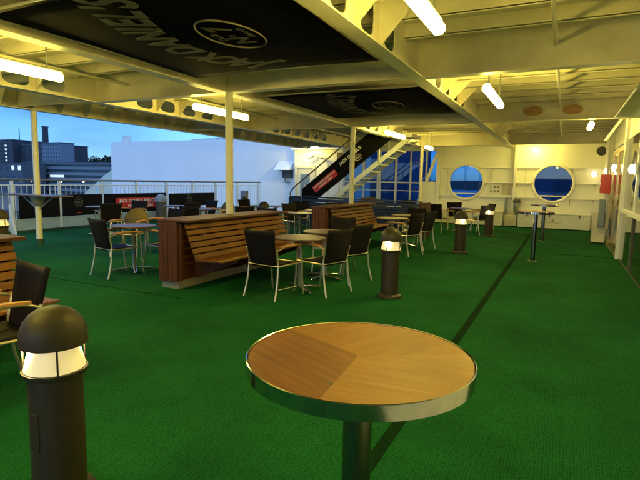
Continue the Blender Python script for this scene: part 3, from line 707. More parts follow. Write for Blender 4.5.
box('stair_head', (SX1 - .14, YS0 - .1, ZB + .02), (SX1 + .2, YS1 + .1, ZB + .12), M_WPAINT, bpy.data.objects['open_stairs'])
# covered mound at the stair foot
bm = bmesh.new(); n = 30
for cx, cy, rr, hh in ((-6.35, 17.0, .75, .92), (-7.25, 16.8, .7, .74)):
    rings = []
    for i in range(9):
        a = i / 8 * pi / 2
        rings.append([bm.verts.new((cx + rr * cos(a) ** .7 * cos(2 * pi * k / n) * (1 + .06 * random.uniform(-1, 1)), cy + .6 * cos(a) ** .7 * sin(2 * pi * k / n), hh * sin(a) * (1 + .05 * random.uniform(-1, 1)))) for k in range(n)])
    for A, B in zip(rings, rings[1:]):
        for k in range(n): bm.faces.new((A[k], A[(k + 1) % n], B[(k + 1) % n], B[k]))
tag(obj('covered_heap', bm, M_TARP, smooth=True), 'brown net covered heap under the stairs behind the navy bench', 'heap')

# ================================================================ ceiling banners
def ceiling_banner(label, x0, x1, y0, y1, z, M_PRINT=M_PRINT):
    t = thing('ceiling_banner', label, 'banner', (0, 0, z), 0, 'black printed banners stretched under the overhead')
    bm = bmesh.new(); nx, ny = 14, 14; V = []
    for i in range(nx + 1):
        V.append([bm.verts.new((x0 + (x1 - x0) * i / nx, y0 + (y1 - y0) * j / ny, -.045 * sin(pi * i / nx) * sin(pi * j / ny) + .010 * sin(7 * i / nx + 4 * j / ny))) for j in range(ny + 1)])
    for i in range(nx):
        for j in range(ny): bm.faces.new((V[i][j], V[i][j + 1], V[i + 1][j + 1], V[i + 1][j]))
    o = obj('cloth', bm, M_BLACK, t, smooth=True); s = o.modifiers.new('s', 'SOLIDIFY'); s.thickness = .004
    # lettering, read facing aft: runs towards -Y, its top towards -X
    W_ = x1 - x0; cy = (y0 + y1) / 2 - .10
    def sag(x, y): return -.045 * sin(pi * (x - x0) / W_) * sin(pi * (y - y0) / (y1 - y0)) + .010 * sin(7 * (x - x0) / W_ + 4 * (y - y0) / (y1 - y0)) - .010
    s_ = "JACK DANIEL'S"; wd = [.58, .78, .72, .74, .30, .80, .80, .80, .36, .62, .52, .16, .62]
    tot = sum(wd); L = 2.38; pos = 0
    for ch, w in zip(s_, wd):
        f = (pos + w / 2) / tot; pos += w
        if ch == ' ': continue
        y = cy + L / 2 - f * L; q = (f - .5) * 2
        x = x0 + W_ * .52 - .36 * (1 - q * q)
        ang = math.atan2(-.36 * 2 * q * -1 * 2 / L * 1.0, 1)     # slope of the arch
        right = Vector((-(-.72 * q) * -2 / L * -1 * 1.0, -1, 0)); right = Vector((.72 * q * 2 / L, -1, 0)).normalized()
        upv = Vector((-1, -.72 * q * 2 / L, 0)).normalized()
        sz = .36 + .10 * abs(q) ** 2
        text_obj('lettering', ch, sz, M_PRINT, t, frame_mw((x, y, sag(x, y)), right, upv), .001, shear=.22, off=.012, tall=1.45)
    ex, ey = x0 + W_ * .665, cy - .10
    n = 40
    for k_, th in ((1.0, .008),):
        bm = bmesh.new(); tube(bm, [(ex + .245 * cos(2 * pi * k / n), ey + .44 * sin(2 * pi * k / n), sag(ex + .245 * cos(2 * pi * k / n), ey + .44 * sin(2 * pi * k / n)) - .002) for k in range(n + 1)], th, 4); obj('emblem_ring', bm, M_PRINT, t)
    rt, uv = (0, -1, 0), (-1, 0, 0)
    text_obj('lettering', 'OLD', .11, M_PRINT, t, frame_mw((ex - .145, ey, sag(ex - .145, ey)), rt, uv), .001, off=.003)
    text_obj('lettering', 'N', .27, M_PRINT, t, frame_mw((ex, ey + .20, sag(ex, ey + .2)), rt, uv), .001, off=.008, shear=.2)
    text_obj('lettering', 'o', .13, M_PRINT, t, frame_mw((ex - .03, ey + .03, sag(ex, ey)), rt, uv), .001, off=.003)
    text_obj('lettering', '7', .30, M_PRINT, t, frame_mw((ex, ey - .17, sag(ex, ey - .17)), rt, uv), .001, off=.010, shear=.2)
    text_obj('lettering', 'BRAND', .085, M_PRINT, t, frame_mw((ex + .155, ey, sag(ex + .155, ey)), rt, uv), .001, off=.003)
    # lashing frame
    bm = bmesh.new()
    for (a, b) in (((x0 - .03, y0 - .05, .02), (x1 + .03, y0 - .05, .02)), ((x0 - .03, y1 + .05, .02), (x1 + .03, y1 + .05, .02)), ((x0 - .03, y0 - .05, .02), (x0 - .03, y1 + .05, .02)), ((x1 + .03, y0 - .05, .02), (x1 + .03, y1 + .05, .02))):
        tube(bm, [a, b], .012, 6)
    obj('stretcher_bar', bm, M_CREAM, t)
ceiling_banner('nearer black ceiling banner with large faded lettering and an oval emblem', -4.60, -1.98, 2.72, 5.42, 2.87)
ceiling_banner('farther black ceiling banner, beyond the deep cross beam', -4.56, -1.98, 7.15, 9.95, 2.87, M_PRINT2)

# ================================================================ ceiling lamps
def tube_lamp():
    t = thing('ceiling_lamp', 'x', 'ceiling light', (0, 0, 0), 0, 'lit tube lamps under the overhead')
    bm = bmesh.new(); L = .78
    prof = [(-.03, .02), (-.062, -.01), (-.062, -.055), (-.035, -.085), (.035, -.085), (.062, -.055), (.062, -.01), (.03, .02)]
    prism(bm, [(x, -L, z) for x, z in [(a * .85, b * .9) for a, b in prof]], (0, 2 * L, 0)); bmesh.ops.recalc_face_normals(bm, faces=bm.faces); obj('diffuser', bm, M_TUBE, t)
    box('housing', (-.028, -L - .02, .022), (.028, L + .02, .05), M_PALE, t, .008)
    for s in (-1, 1):
        bm = bmesh.new(); tube(bm, [(0, s * .6, .045), (0, s * .6, .50)], .010, 8); obj('hanger', bm, M_GREY, t)
    return t
lamp0 = tube_lamp()
spots = [((-1.00, 3.33, 2.765), 'big lit tube lamp at the top of the view, right of the near banner'),
         ((-1.0, 7.60, 2.765), 'lit tube lamp hanging just beyond the deep cross beam, right of the girder'),
         ((-.98, 18.55, 2.74), 'small lit tube lamp close in front of the forward bulkhead'),
         ((.40, 11.95, 2.78), 'lit tube lamp right of the oval grilles, beyond their beam'),
         ((-5.83, 3.50, 2.765), 'long lit tube lamp at the upper left edge'),
         ((-5.85, 7.62, 2.765), 'lit tube lamp just behind the first bench pole'),
         ((-4.20, 13.0, 2.80), 'lit tube lamp over the top of the stairs'),
         ((-4.25, 16.9, 2.72), 'lit tube lamp above the big blue window'),
         ((-9.0, 3.2, 2.9), 'lit tube lamp near the open roof edge, top left corner'),
         ((-3.3, .6, 2.75), 'lit tube lamp overhead behind the near banner'),
         ((-4.2, -3.6, 2.86), 'lit tube lamp behind the camera on the left'),
         ((-.6, -3.0, 2.86), 'lit tube lamp behind the camera on the right')]
for i, (p, lab) in enumerate(spots):
    o = lamp0 if i == 0 else dup(lamp0, p, 0)
    o.location = p; o['label'] = lab
    if i in (2, 3, 7): o.scale = (1, .5, 1)

# ================================================================ bollard lamps
def bollard():
    t = thing('bollard_lamp', 'x', 'bollard light', (0, 0, 0), 0, 'lit dome topped bollard lamps along the deck')
    lathe_obj('shaft', [(0, .0), (.155, .0), (.157, .022), (.15, .034), (.122, .045), (.116, .05), (.114, .61), (.135, .622), (.137, .64), (.0, .642)], M_BROWNMETAL, t, 36)
    lathe_obj('diffuser', [(.128, .643), (.128, .65), (.100, .758), (.0, .7585)], M_DIFF, t, 36)
    lathe_obj('dome', [(.0, .762), (.132, .762), (.136, .757), (.142, .757), (.142, .785), (.137, .825), (.122, .865), (.098, .895), (.068, .917), (.035, .928), (0, .93)], M_BROWNMETAL, t, 36)
    for k in range(4):
        a = pi / 4 + k * pi / 2 + .25
        tube_obj('strut', [(.126 * cos(a), .126 * sin(a), .64), (.126 * cos(a), .126 * sin(a), .765)], .0045, M_BROWNMETAL, t, 6)
    box('service_hatch', (-.022, -.1165, .28), (.03, -.108, .46), M_BROWNMETAL, t, .002)
    for k in range(4):
        a = k * pi / 2 + .9; tube_obj('screw', [(.1345 * cos(a), .1345 * sin(a), .631), (.1395 * cos(a), .1395 * sin(a), .631)], .006, M_STEEL, t, 6)
    for k in range(2):
        a = pi * k + 1.1
        point_light(t, (.124 * cos(a), .124 * sin(a), .738), 3.2, WARM_RGB, .012)
    return t
b0 = bollard()
bs = [((-2.03, 1.40, 0), 'large lit bollard lamp in the near left corner, cut off at the bottom'),
      ((-1.97, 6.08, 0), 'lit bollard lamp standing right of the chairs at the near bench tables'),
      ((-1.95, 10.82, 0), 'lit bollard lamp between the chairs of the far bench and the right-hand tables'),
      ((-1.88, 14.8, 0), 'farthest lit bollard lamp of the right-hand row'),
      ((-8.66, 5.09, 0), 'lit bollard lamp at the extreme left edge in front of the rail'),
      ((-7.26, 11.23, 0), 'lit bollard lamp seen just above the near wooden bench'),
      ((-10.2, 14.5, 0), 'distant lit bollard lamp with a dark box behind it'),
      ]
b0.scale = (1, 1, .985)
for i, (p, lab) in enumerate(bs):
    o = b0 if i == 0 else dup(b0, p, [0, .4, .9, .3, .6, 1.1, 0][i])
    o.location = p; o['label'] = lab
tag(box('deck_box', (-10.55, 14.75, .55), (-10.30, 14.9, 1.10), M_GREY, bevel=.01), 'grey upright box on the deck behind the distant bollard lamp', 'box')
t = thing('rubbish_bin', 'blue grey round topped bin in front of the red rail banner', 'bin', (-12.2, 12.5, 0))
lathe_obj('bin_body', [(0, .01), (.17, .01), (.18, .7), (0, .7)], M_ICON, t, 24); lathe_obj('domed_lid', [(.20, .70), (.20, .76), (.15, .88), (.07, .94), (0, .95)], M_BLUEGREY, t, 24)

# ================================================================ high tables
def high_table(label, loc, rz=0, detailed=True):
    t = thing('high_table', label, 'high table', loc, rz, 'round standing tables with a steel band')
    Rr, z = .333, .98
    # veneer wedges, seams meeting slightly off centre
    def edge(a): return (Rr * cos(a), Rr * sin(a))
    O_ = (.0, -.010)
    A = [R(158), R(275), R(390)]     # bearing of the three seams
    names = [(A[0], A[1], 0), (A[1], A[2], 2), (A[2] - 2 * pi, A[0], 1)]
    for a0, a1, mi in names:
        bm = bmesh.new(); n = 24
        pts = [(O_[0], O_[1], z - .02)] + [(*edge(a0 + (a1 - a0) * k / n), z - .02) for k in range(n + 1)]
        prism(bm, pts, (0, 0, .020)); bmesh.ops.recalc_face_normals(bm, faces=bm.faces); obj('veneer_wedge', bm, M_VEN[mi], t)
    bm = bmesh.new(); prism(bm, [(.015 + .006 * cos(k * pi / 5), -.235 + .006 * sin(k * pi / 5), z + .0004) for k in range(10)], (0, 0, .0006)); bmesh.ops.recalc_face_normals(bm, faces=bm.faces); obj('burn_mark', bm, M_ICON, t)
    lathe_obj('steel_band', [(.335, .95), (.3345, .9815), (.3375, .983), (.3405, .981), (.3405, .940), (.337, .938), (.30, .938), (.30, .95), (.335, .95)], M_CHROME, t, 72)
    lathe_obj('underside', [(0, .941), (.299, .941), (.299, .955), (0, .955)], M_ICON, t, 40)
    lathe_obj('column', [(0, .004), (.045, .004), (.045, .93), (.11, .931), (.11, .939), (0, .939)], M_COLUMN, t, 28)
    lathe_obj('base_disc', [(0, 0), (.085, 0), (.088, .004), (.085, .008), (.055, .012), (0, .012)], M_GREY, t, 40)
    return t
ht = high_table('large round standing table with three wood veneer wedges in the foreground', (-.520, 1.338, 0))
dup(ht, (-.47, 10.5, 0), R(40), 'nearer of the two far round standing tables before the right round window')
dup(ht, (-.45, 14.45, 0), R(100), 'farther of the two round standing tables before the right round window')

# ================================================================ wooden benches
def bench():
    t = thing('wooden_bench', 'x', 'bench', (0, 0, 0), 0, 'slatted wooden benches with a boxed back')
    # local: X 0..0.34 box, seat towards +X; Y 0..L
    L = 2.55
    for k in range(4):
        y_ = 0
        box('end_board', (-.17 + k * .083, -.022, .10), (-.17 + k * .083 + .078, .0, .915), M_REDWOOD, t, .003)
    for k in range(4): box('end_board', (-.17 + k * .083, L, .10), (-.17 + k * .083 + .078, L + .022, .915), M_REDWOOD, t, .003)
    box('back_box', (-.165, .002, .12), (.155, L - .002, .905), M_REDWOOD, t)
    box('top_board', (-.185, -.03, .917), (.36, L + .03, .95), M_BOARDTOP, t, .004)
    box('plinth', (-.15, .02, 0), (.14, L - .02, .118), M_PLINTH, t)
    for y in (.01, 1.25, L - .05): box('back_rib', (.157, y, .13), (.20, y + .04, .90), M_BOARDTOP, t)
    n = 6
    for k in range(n):          # back slats, leaning
        f = k / (n - 1); z = .455 + f * .40; x = .42 - f * .16
        bm = bmesh.new(); v = bx(bm, (-.010, .03, -.034), (.010, L - .03, .034)); bmesh.ops.rotate(bm, verts=bm.verts, cent=(0, 0, 0), matrix=Matrix.Rotation(R(-21), 3, 'Y')); bmesh.ops.translate(bm, vec=(x, 0, z), verts=bm.verts)
        obj('back_slat', bm, M_SLAT, t, bevel=.003)
    for k in range(5):
        x = .47 + k * .092
        box('seat_slat', (x - .040, .03, .405 + k * .004), (x + .040, L - .03, .427 + k * .004), M_SLAT, t, .003)
    for y in (.35, 1.27, L - .35):
        bm = bmesh.new(); prism(bm, [(.156, y - .02, .12), (.20, y - .02, .12), (.86, y - .02, .385), (.86, y - .02, .404), (.42, y - .02, .404), (.27, y - .02, .86), (.156, y - .02, .86)], (0, .04, 0)); bmesh.ops.recalc_face_normals(bm, faces=bm.faces); obj('seat_bracket', bm, M_BOARDTOP, t)
    return t
bn = bench(); bn.location = (-4.74, 4.99, 0); bn['label'] = 'wooden bench with a cream pole rising through it, nearest complete one'
dup(bn, (-4.74, 9.55, 0), 0, 'wooden bench with a cream pole, beyond the round tables')
dup(bn, (-4.70, .19, 0), 0, 'wooden bench cut off by the left edge of the view')
# navy bench across the deck
t = thing('navy_bench', 'long navy blue bench across the deck at the foot of the stairs', 'bench', (-8.0, 14.0, 0), R(-13))
Ln = 4.7
box('back_panel', (0, 0, .1), (Ln, .06, .80), M_NAVY, t)
for k in range(4): box('back_slat', (0, -.03, .50 + k * .115), (Ln, -.002, .59 + k * .115), M_NAVY, t, .006)
box('top_board', (-.02, -.04, .965), (Ln + .02, .12, 1.0), M_NAVY, t); box('end_board', (Ln, -.05, 0), (Ln + .06, .5, .964), M_BOARDTOP, t); box('end_board', (-.06, -.05, 0), (0, .5, .964), M_NAVY, t)

# ================================================================ chairs and tables
def make_chair():
    """origin at floor centre; faces +Y (sitter looks to +Y)"""
    t = thing('armchair', 'x', 'chair')
    # woven seat
    bm = bmesh.new(); nx, ny = 6, 6; V = []
    for i in range(nx + 1):
        u = i / nx * 2 - 1; V.append([])
        for j in range(ny + 1):
            v = j / ny; w = .225 + .015 * v
            V[i].append(bm.verts.new((u * w, -.22 + .44 * v, .445 - .014 * (1 - u * u) - .03 * max(0, v - .8) * 5 * .2)))
    for i in range(nx):
        for j in range(ny): bm.faces.new((V[i][j], V[i + 1][j], V[i + 1][j + 1], V[i][j + 1]))
    o = obj('seat', bm, M_WEAVE, t, smooth=True); s = o.modifiers.new('s', 'SOLIDIFY'); s.thickness = .022
    # woven back, wider at the top, gently curved
    bm = bmesh.new(); nx, nz = 8, 8; V = []
    for i in range(nx + 1):
        u = i / nx * 2 - 1; V.append([])
        for j in range(nz + 1):
            v = j / nz; w = .195 + .055 * v
            zt = .405 + .475 * v - .012 * (1 - u * u) * (1 if v > .9 else 0)
            V[i].append(bm.verts.new((u * w, -.225 - .10 * v - .025 * (1 - u * u) * v, zt)))
    for i in range(nx):
        for j in range(nz): bm.faces.new((V[i][j], V[i][j + 1], V[i + 1][j + 1], V[i + 1][j]))
    o = obj('backrest', bm, M_WEAVE, t, smooth=True); s = o.modifiers.new('s', 'SOLIDIFY'); s.thickness = .026; s.offset = 0
    for s in (-1, 1):
        tube_obj('leg', curve([(s * .262, -.315, 0), (s * .25, -.262, .20), (s * .242, -.235, .42), (s * .238, -.238, .50), (s * .247, -.27, .64)], 5), .0125, M_ALU, t)
        tube_obj('leg', curve([(s * .262, .275, 0), (s * .262, .245, .22), (s * .262, .235, .44), (s * .262, .215, .60), (s * .264, .19, .652)], 5), .0125, M_ALU, t)
        tube_obj('side_rail', [(s * .246, -.235, .425), (s * .258, .235, .432)], .011, M_ALU, t)
        tube_obj('arm_tube', curve([(s * .247, -.262, .62), (s * .255, -.15, .655), (s * .264, .03, .660), (s * .264, .20, .652)], 4), .010, M_ALU, t)
        # wooden armrest
        bm = bmesh.new(); pts = curve([(s * .255, -.20, .668), (s * .266, -.02, .682), (s * .272, .15, .680), (s * .268, .265, .664)], 4); prev = None
        for k, p in enumerate(pts):
            w = .018 + .011 * sin(pi * k / (len(pts) - 1)); ring = [bm.verts.new(p + Vector((a, 0, b))) for a, b in ((-w, -.009), (w, -.009), (w, .007), (0, .011), (-w, .007))]
            if prev:
                for q in range(5): bm.faces.new((prev[q], prev[(q + 1) % 5], ring[(q + 1) % 5], ring[q]))
            else: bm.faces.new(ring[::-1])
            prev = ring
        bm.faces.new(prev); bmesh.ops.recalc_face_normals(bm, faces=bm.faces); obj('armrest', bm, M_ARM, t, smooth=True)
    tube_obj('cross_rail', [(-.245, -.235, .425), (.245, -.235, .425)], .010, M_ALU, t)
    tube_obj('cross_rail', [(-.258, .225, .425), (.258, .225, .425)], .010, M_ALU, t)
    return t
def make_round_chair():
    t = make_chair(); t.name = 'round_back_chair'
    for ch in list(t.children):
        if ch.name.startswith('backrest'): bpy.data.objects.remove(ch)
        elif ch.name.startswith('seat'):
            ch.data.materials.clear(); ch.data.materials.append(M_WICKER)
    bm = bmesh.new(); n = 24
    pts = []
    for k in range(n + 1):
        a = pi * k / n; pts.append((.245 * cos(a), -.27 - .09 * sin(a), .64 + .25 * sin(a)))
    pts += [(-.19, -.235, .475), (.19, -.235, .475)]
    c = bm.verts.new((0, -.31, .66)); vs = [bm.verts.new(p) for p in pts]
    for a, b in zip(vs, vs[1:] + vs[:1]): bm.faces.new((c, a, b))
    o = obj('backrest', bm, M_WICKER, t, smooth=True); s = o.modifiers.new('s', 'SOLIDIFY'); s.thickness = .03
    return t
ch0 = make_chair(); rc0 = make_round_chair()
used = {'c': False, 'r': False}
def put(x, y, face, label, group, kind='c'):
    """face: compass angle in degrees the sitter looks to, 0 = +Y, 90 = -X"""
    src = ch0 if kind == 'c' else rc0
    o = src if not used[kind] else dup(src)
    used[kind] = True
    o.location = (x, y, 0); o.rotation_euler = (0, 0, R(face)); o['label'] = label; o['group'] = group
def make_table():
    t = thing('round_table', 'x', 'table')
    lathe_obj('table_top', [(0, .715), (.335, .715), (.348, .722), (.350, .733), (.345, .740), (0, .742)], M_TABLE, t, 40)
    lathe_obj('column', [(0, .07), (.032, .07), (.032, .68), (.13, .70), (.13, .714), (0, .714)], M_GREY, t, 20)
    for k in range(4):
        a = pi / 4 + k * pi / 2; c_, s_ = cos(a), sin(a)
        bm = bmesh.new(); w = .028
        def P_(r, ww, z): return (r * c_ - ww * s_, r * s_ + ww * c_, z)
        prism(bm, [P_(.02, -w, .05), P_(.33, -w * .7, .012), P_(.33, w * .7, .012), P_(.02, w, .05)], (0, 0, .03)); bmesh.ops.recalc_face_normals(bm, faces=bm.faces)
        obj('foot', bm, M_STEEL, t, bevel=.008)
    return t
tb0 = make_table(); tused = [False]
def put_table(x, y, rz, label, sc=None):
    o = tb0 if not tused[0] else dup(tb0)
    tused[0] = True
    o.location = (x, y, 0); o.rotation_euler = (0, 0, R(rz)); o['label'] = label; o['group'] = 'round cafe tables on star feet'
    if sc: o.scale = sc
GA = 'woven armchairs at the near bench tables'; GB = 'woven armchairs at the far bench tables'; GL = 'chairs on the left side by the rail'; GF = 'chairs in the middle background'; GR = 'chairs before the left round window'
put_table(-3.16, 5.80, 10, 'round table at the near bench, nearer of the touching pair')
put_table(-3.22, 6.72, 30, 'round table at the near bench, farther of the touching pair')
put(-3.33, 5.43, -8, 'dark woven armchair seen from behind, left end of the near round table', GA)
put(-2.88, 5.92, 74, 'dark woven armchair on the right of the near round table, closest to the bollard', GA)
put(-2.92, 6.80, 72, 'dark woven armchair on the right of the farther near-bench table', GA)
put(-3.40, 7.42, 178, 'dark woven armchair at the far end of the near-bench tables, facing the camera', GA)
# far bench
put_table(-3.28, 10.12, 20, 'round table at the far bench, nearer one')
put_table(-3.30, 11.25, 20, 'round table at the far bench, farther one')
put(-2.95, 9.95, 72, 'dark woven armchair behind the middle bollard, nearer right one of the far bench', GB)
put(-2.92, 10.95, 74, 'dark woven armchair with thin side view, farther right one of the far bench', GB)
put(-3.35, 11.95, 175, 'dark woven armchair at the head of the far bench tables', GB)
put(-5.0, 17.0, 185, 'small dark woven armchair under the big blue window', GB)
# left edge
put(-3.40, 1.85, 168, 'dark woven armchair behind the near bollard at the left edge', GA)
# left group
put_table(-6.12, 5.66, 5, 'round table left of the near bench end')
put(-6.10, 5.33, -12, 'dark woven armchair seen from behind, left of the near bench', GL)
put(-5.72, 5.98, 80, 'dark woven armchair half hidden by the near bench end', GL)
put(-7.45, 6.80, 200, 'olive wicker chair with rounded back beyond the left table', GL, 'r')
put(-7.20, 7.45, 172, 'square backed armchair just over the near bench corner', GL)
put_table(-10.75, 8.85, 25, 'round table near the rail beside the left standing counter')
put(-10.3, 9.5, 190, 'dark armchair at the table nearest the rail banners', GL)
put(-9.9, 8.4, 60, 'dark armchair right of the rail side table', GL)
put_table(-9.6, 10.4, 10, 'round table before the red rail banner')
put(-9.3, 11.2, 170, 'dark armchair beyond the table at the red rail banner', GL)
put(-8.9, 10.0, 75, 'dark armchair to the right of the table at the red rail banner', GL)
put_table(-8.2, 9.75, 10, 'round table seen over the near bench top, left of its pole')
put(-7.55, 8.85, 10, 'dark armchair seen from behind just left of the first bench pole', GF)
put(-8.4, 10.8, 170, 'olive armchair back left of the first bench pole', GF, 'r')
put(-6.9, 9.6, 60, 'dark armchair right behind the first bench pole', GF)
put_table(-6.55, 10.3, 35, 'round table seen between the first pole and the lit bollard')
put_table(-5.58, 10.2, 15, 'round table left of the far bench end')
put_table(-5.75, 11.5, 15, 'round table left of the far bench, one row back')
put(-5.95, 9.6, 5, 'dark armchair in the gap between the two wooden benches', GF)
put(-5.2, 10.9, 95, 'dark armchair tucked against the back of the far bench', GF)
put(-6.4, 11.5, 250, 'dark armchair left of the back row table', GF)
put(-6.9, 12.6, 200, 'dark armchair in front of the navy bench, left', GF)
put(-5.9, 12.5, 180, 'dark armchair in front of the navy bench, middle', GF)
put_table(-7.6, 12.4, 15, 'round table in front of the navy bench, left end')
put(-8.6, 12.6, 260, 'dark armchair left of the navy bench', GF)
# right group
put_table(-2.85, 15.7, 0, 'round table before the left round window')
put(-3.32, 15.2, -30, 'armchair on the left near side of the table before the round window', GR)
put(-3.15, 16.4, 200, 'armchair beyond the table before the round window', GR)
put(-2.35, 15.3, 70, 'dark armchair turned sideways right of the table before the round window', GR)
put(-2.30, 16.35, 120, 'armchair on the far right of the table before the round window', GR)

# ================================================================ outside
M_SEA = mat('sea_water', (.02, .05, .09), .25, bump=.4, bscale=.3)
tag(box('water', (-4000, -4000, -17.2), (4000, 4000, -17), M_SEA), kind='structure')
bm = bmesh.new(); rnd = random.Random(3); N = 160
for ring_r, hh in ((1500, 16),):
    pts = []
    for k in range(N):
        a = 2 * pi * k / N; z = hh + 7 * sin(a * 7) + 4 * sin(a * 19 + 1) + rnd.uniform(-1.5, 1.5); pts.append((a, z))
    I = [bm.verts.new((ring_r * cos(a), ring_r * sin(a), -17)) for a, z in pts]; T_ = [bm.verts.new(((ring_r + 150) * cos(a), (ring_r + 150) * sin(a), z - 4)) for a, z in pts]; B_ = [bm.verts.new(((ring_r + 900) * cos(a), (ring_r + 900) * sin(a), -17)) for a, z in pts]
    for k in range(N): k2 = (k + 1) % N; bm.faces.new((I[k], T_[k], T_[k2], I[k2])); bm.faces.new((T_[k], B_[k], B_[k2], T_[k2]))
tag(obj('hills', bm, mat('far_shore', (.03, .045, .05), .9, var=.4, vscale=.02)), kind='structure')
tag(box('quay', (-900, 120, -17.1), (-150, 700, -12.5), mat('quay_asphalt', (.06, .065, .07), .8)), kind='structure')
M_B1 = mat('slate_facade', (.07, .10, .14), .7, var=.15, vscale=.05)
M_B2 = mat('dark_facade', (.03, .045, .07), .7, var=.15, vscale=.05)
M_B3 = mat('pale_facade', (.18, .23, .28), .6, var=.1, vscale=.05)
M_B4 = mat('light_facade', (.14, .20, .28), .5, var=.1, vscale=.05)
M_BW = mat('facade_glazing', (.035, .05, .07), .25)
def building(name, label, x0, x1, y0, y1, z1, m, floors, mode='band', bays=8, z0=-12.6, lit=()):
    t = thing(name, label, 'building', ((x0 + x1) / 2, (y0 + y1) / 2, z0)); w = (x1 - x0) / 2; d = (y1 - y0) / 2; H = z1 - z0
    box('wall', (-w, -d, 0), (w, d, H), m, t); box('roof_edge', (-w - .3, -d - .3, H + .01), (w + .3, d + .3, H + .7), M_B1, t)
    fh = H / floors
    for i in range(floors):
        z = i * fh + fh * .38
        for k in range(bays):
            g0, g1 = (.012, .988) if mode == 'band' else (.3, .7)
            l_ = (i, k) in lit
            box('lit_window' if l_ else 'window', (-w + 2 * w * (k + g0) / bays, -d - .12, z), (-w + 2 * w * (k + g1) / bays, -d - .02, z + fh * .43), M_LITWIN if l_ else M_BW, t)
    return t
building('office_tower', 'dark tower block at the far left with a thin mast and lit windows', -440, -402, 250, 280, 29.5, M_B2, 14, 'grid', 6, lit=[(12, 4), (11, 4), (10, 4), (9, 4), (8, 4), (6, 4)])
tag(tube_obj('roof_mast', [(-412, 262, 30.3), (-412, 262, 41)], .35, M_B1), 'thin mast on the dark tower block', 'mast')
building('office_block', 'wide dark flat roofed block between the tower and the cream pole', -410, -358, 256, 285, 25.6, M_B2, 10, 'grid', 10)
building('stair_tower', 'tall dark slab rising behind the cream pole', -382.6, -380.4, 262, 266, 40.5, M_B2, 16, 'grid', 2)
building('glass_tower', 'pale blue tower right of the cream pole', -366, -344.5, 250, 262, 26.2, M_B4, 13, 'grid', 7)
building('low_office', 'long pale office building with window bands behind the rail', -372, -262, 238, 247, 10.8, M_B3, 6, 'band', 14, lit=[(3, 4), (3, 5)])
building('warehouse', 'low grey shed at the far left in front of the dark tower', -385, -341, 218, 235, 9.6, M_B1, 3, 'grid', 6, lit=[(2, 4), (2, 5)])
# trees beyond the office roof
M_LEAF = mat('dusk_leaves', (.025, .04, .03), .9, var=.4, vscale=.4)
def tree(x, y, z0, h, label):
    t = thing('tree', label, 'tree', (x, y, z0), 0, 'trees on the ridge behind the pale office building')
    tube_obj('trunk', [(0, 0, 0), (.2, 0, h * .5)], .35, M_B2, t, 6, .2)
    bm = bmesh.new(); rn = random.Random(int(x * 7))
    for k in range(150):
        a = rn.uniform(0, 2 * pi); u = rn.uniform(-1, 1); r_ = rn.random() ** .4; q = math.sqrt(1 - u * u)
        c_ = Vector((cos(a) * q * h * .42 * r_, sin(a) * q * h * .42 * r_, h * .62 + u * h * .38 * r_))
        e1 = Vector((rn.uniform(-1, 1), rn.uniform(-1, 1), rn.uniform(-1, 1))).normalized() * h * .07; e2 = e1.cross(Vector((rn.uniform(-1, 1), rn.uniform(-1, 1), 1))).normalized() * h * .06
        bm.faces.new([bm.verts.new(c_ + v) for v in (e1, e2, -e1, -e2)])
    obj('crown', bm, M_LEAF, t)
rt = random.Random(5)
tag(box('ridge', (-520, 300, -13), (-330, 420, 8.5), mat('ridge_ground', (.03, .045, .035), .9)), kind='structure')
for k in range(22):
    tree(-424 + k * 4.1, 305 + rt.uniform(-3, 3), 8.4, rt.uniform(8.5, 12), 'dark leafy tree on the ridge, one of a row above the office roof')
# quay lamps
def quay_lamp(x, y, label):
    t = thing('street_lamp', label, 'street lamp', (x, y, -12.5), 0, 'lit street lamps on the quay')
    tube_obj('mast', [(0, 0, 0), (0, 0, 11)], .12, M_B1, t, 6)
    bm = bmesh.new(); bmesh.ops.create_icosphere(bm, subdivisions=2, radius=.55); bmesh.ops.translate(bm, vec=(0, 0, 11.2), verts=bm.verts); obj('lamp_head', bm, M_STREETLIT, t, smooth=True)
for k, (x, y) in enumerate(((-268, 170), (-262, 172), (-243, 176), (-236, 171), (-228, 178), (-293, 168), (-300, 172), (-205, 170))):
    quay_lamp(x, y, 'lit orange street lamp on the quay beyond the ship rail')
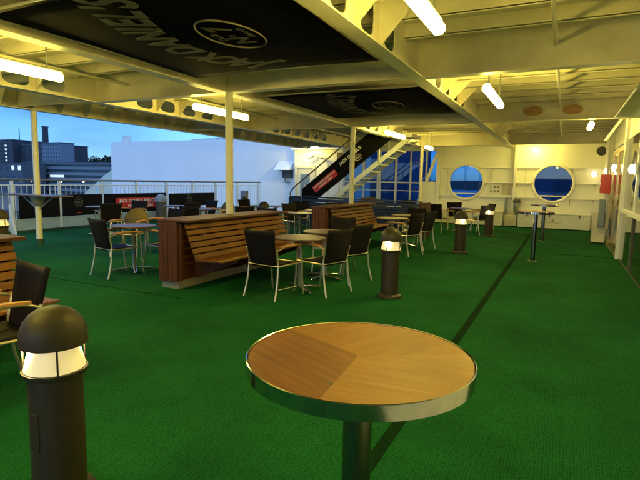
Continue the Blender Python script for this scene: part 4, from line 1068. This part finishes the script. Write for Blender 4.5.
# pale fairing left of the bulkhead
bm = bmesh.new(); prism(bm, [(-23.82, 20.6, -6), (-23.82, 20.6, 1.95), (-24.6, 20.6, 1.55), (-26.6, 20.6, .3), (-27.6, 20.6, -1.5), (-27.6, 20.6, -6)], (0, .3, 0)); bmesh.ops.recalc_face_normals(bm, faces=bm.faces)
tag(obj('hull_fairing', bm, mat('pale_green_white', (.62, .66, .56), .5, var=.1, vscale=1)), 'pale sloping fairing left of the white bulkhead', 'panel')
# superstructure peeking over the bulkhead
t = thing('upper_deckhouse', 'grey deckhouse with railing peeking over the white bulkhead', 'deckhouse', (0, 26, 0))
bm = bmesh.new(); prism(bm, [(-25, 0, 3.5), (-22.4, 0, 4.1), (-20.5, 0, 4.15), (-20.5, 0, 3.5)], (0, 3, 0)); bmesh.ops.recalc_face_normals(bm, faces=bm.faces); obj('sloped_roof', bm, M_PALE, t)
box('cabin', (-20.4, .5, 3.5), (-18.9, 3, 4.6), M_GREY, t)
bm = bmesh.new(); x = -20.3
while x < -11: tube(bm, [(x, .2, 3.5), (x, .2, 4.55)], .03, 5); x += .5
tube(bm, [(-20.3, .2, 4.55), (-11, .2, 4.55)], .03, 5); tube(bm, [(-20.3, .2, 4.1), (-11, .2, 4.1)], .02, 5); obj('roof_rail', bm, M_PALE, t)
tag(box('vent_stub', (-23.2, 20.8, 3.5), (-22.8, 21.1, 3.88), M_PALE), 'small pale box on top of the white bulkhead at its left end', 'box')
# foredeck structures seen through the windows
t = thing('mooring_house', 'blue painted foredeck housing with a round drum, seen through the right round window', 'deckhouse', (0, 0, 0))
M_BLU = mat('blue_ship_paint', (.05, .10, .20), .5, var=.2, vscale=.5)
box('housing', (-2.6, 24, -3), (4, 28, 5.5), M_BLU, t)
bm = bmesh.new(); tube(bm, [(.05, 23.5, 1.55), (.05, 23.99, 1.55)], .38, 28); obj('drum', bm, mat('dark_blue_drum', (.025, .05, .11), .5), t, smooth=True)
t = thing('winch_house', 'dark blue foredeck housing seen through the tall grid window', 'deckhouse', (0, 0, 0))
box('housing', (-15, 24.5, -3), (-6.9, 28, 6.0), M_BLU, t); box('door_panel', (-9.4, 24.44, -.2), (-8.6, 24.499, 1.9), M_GREY, t); box('roof_edge', (-15.1, 24.4, 6.002), (-6.8, 28.1, 6.1), M_PALE, t)
tag(box('foredeck', (-9, 20.46, -3.2), (8, 40, -3), M_B1), kind='structure')
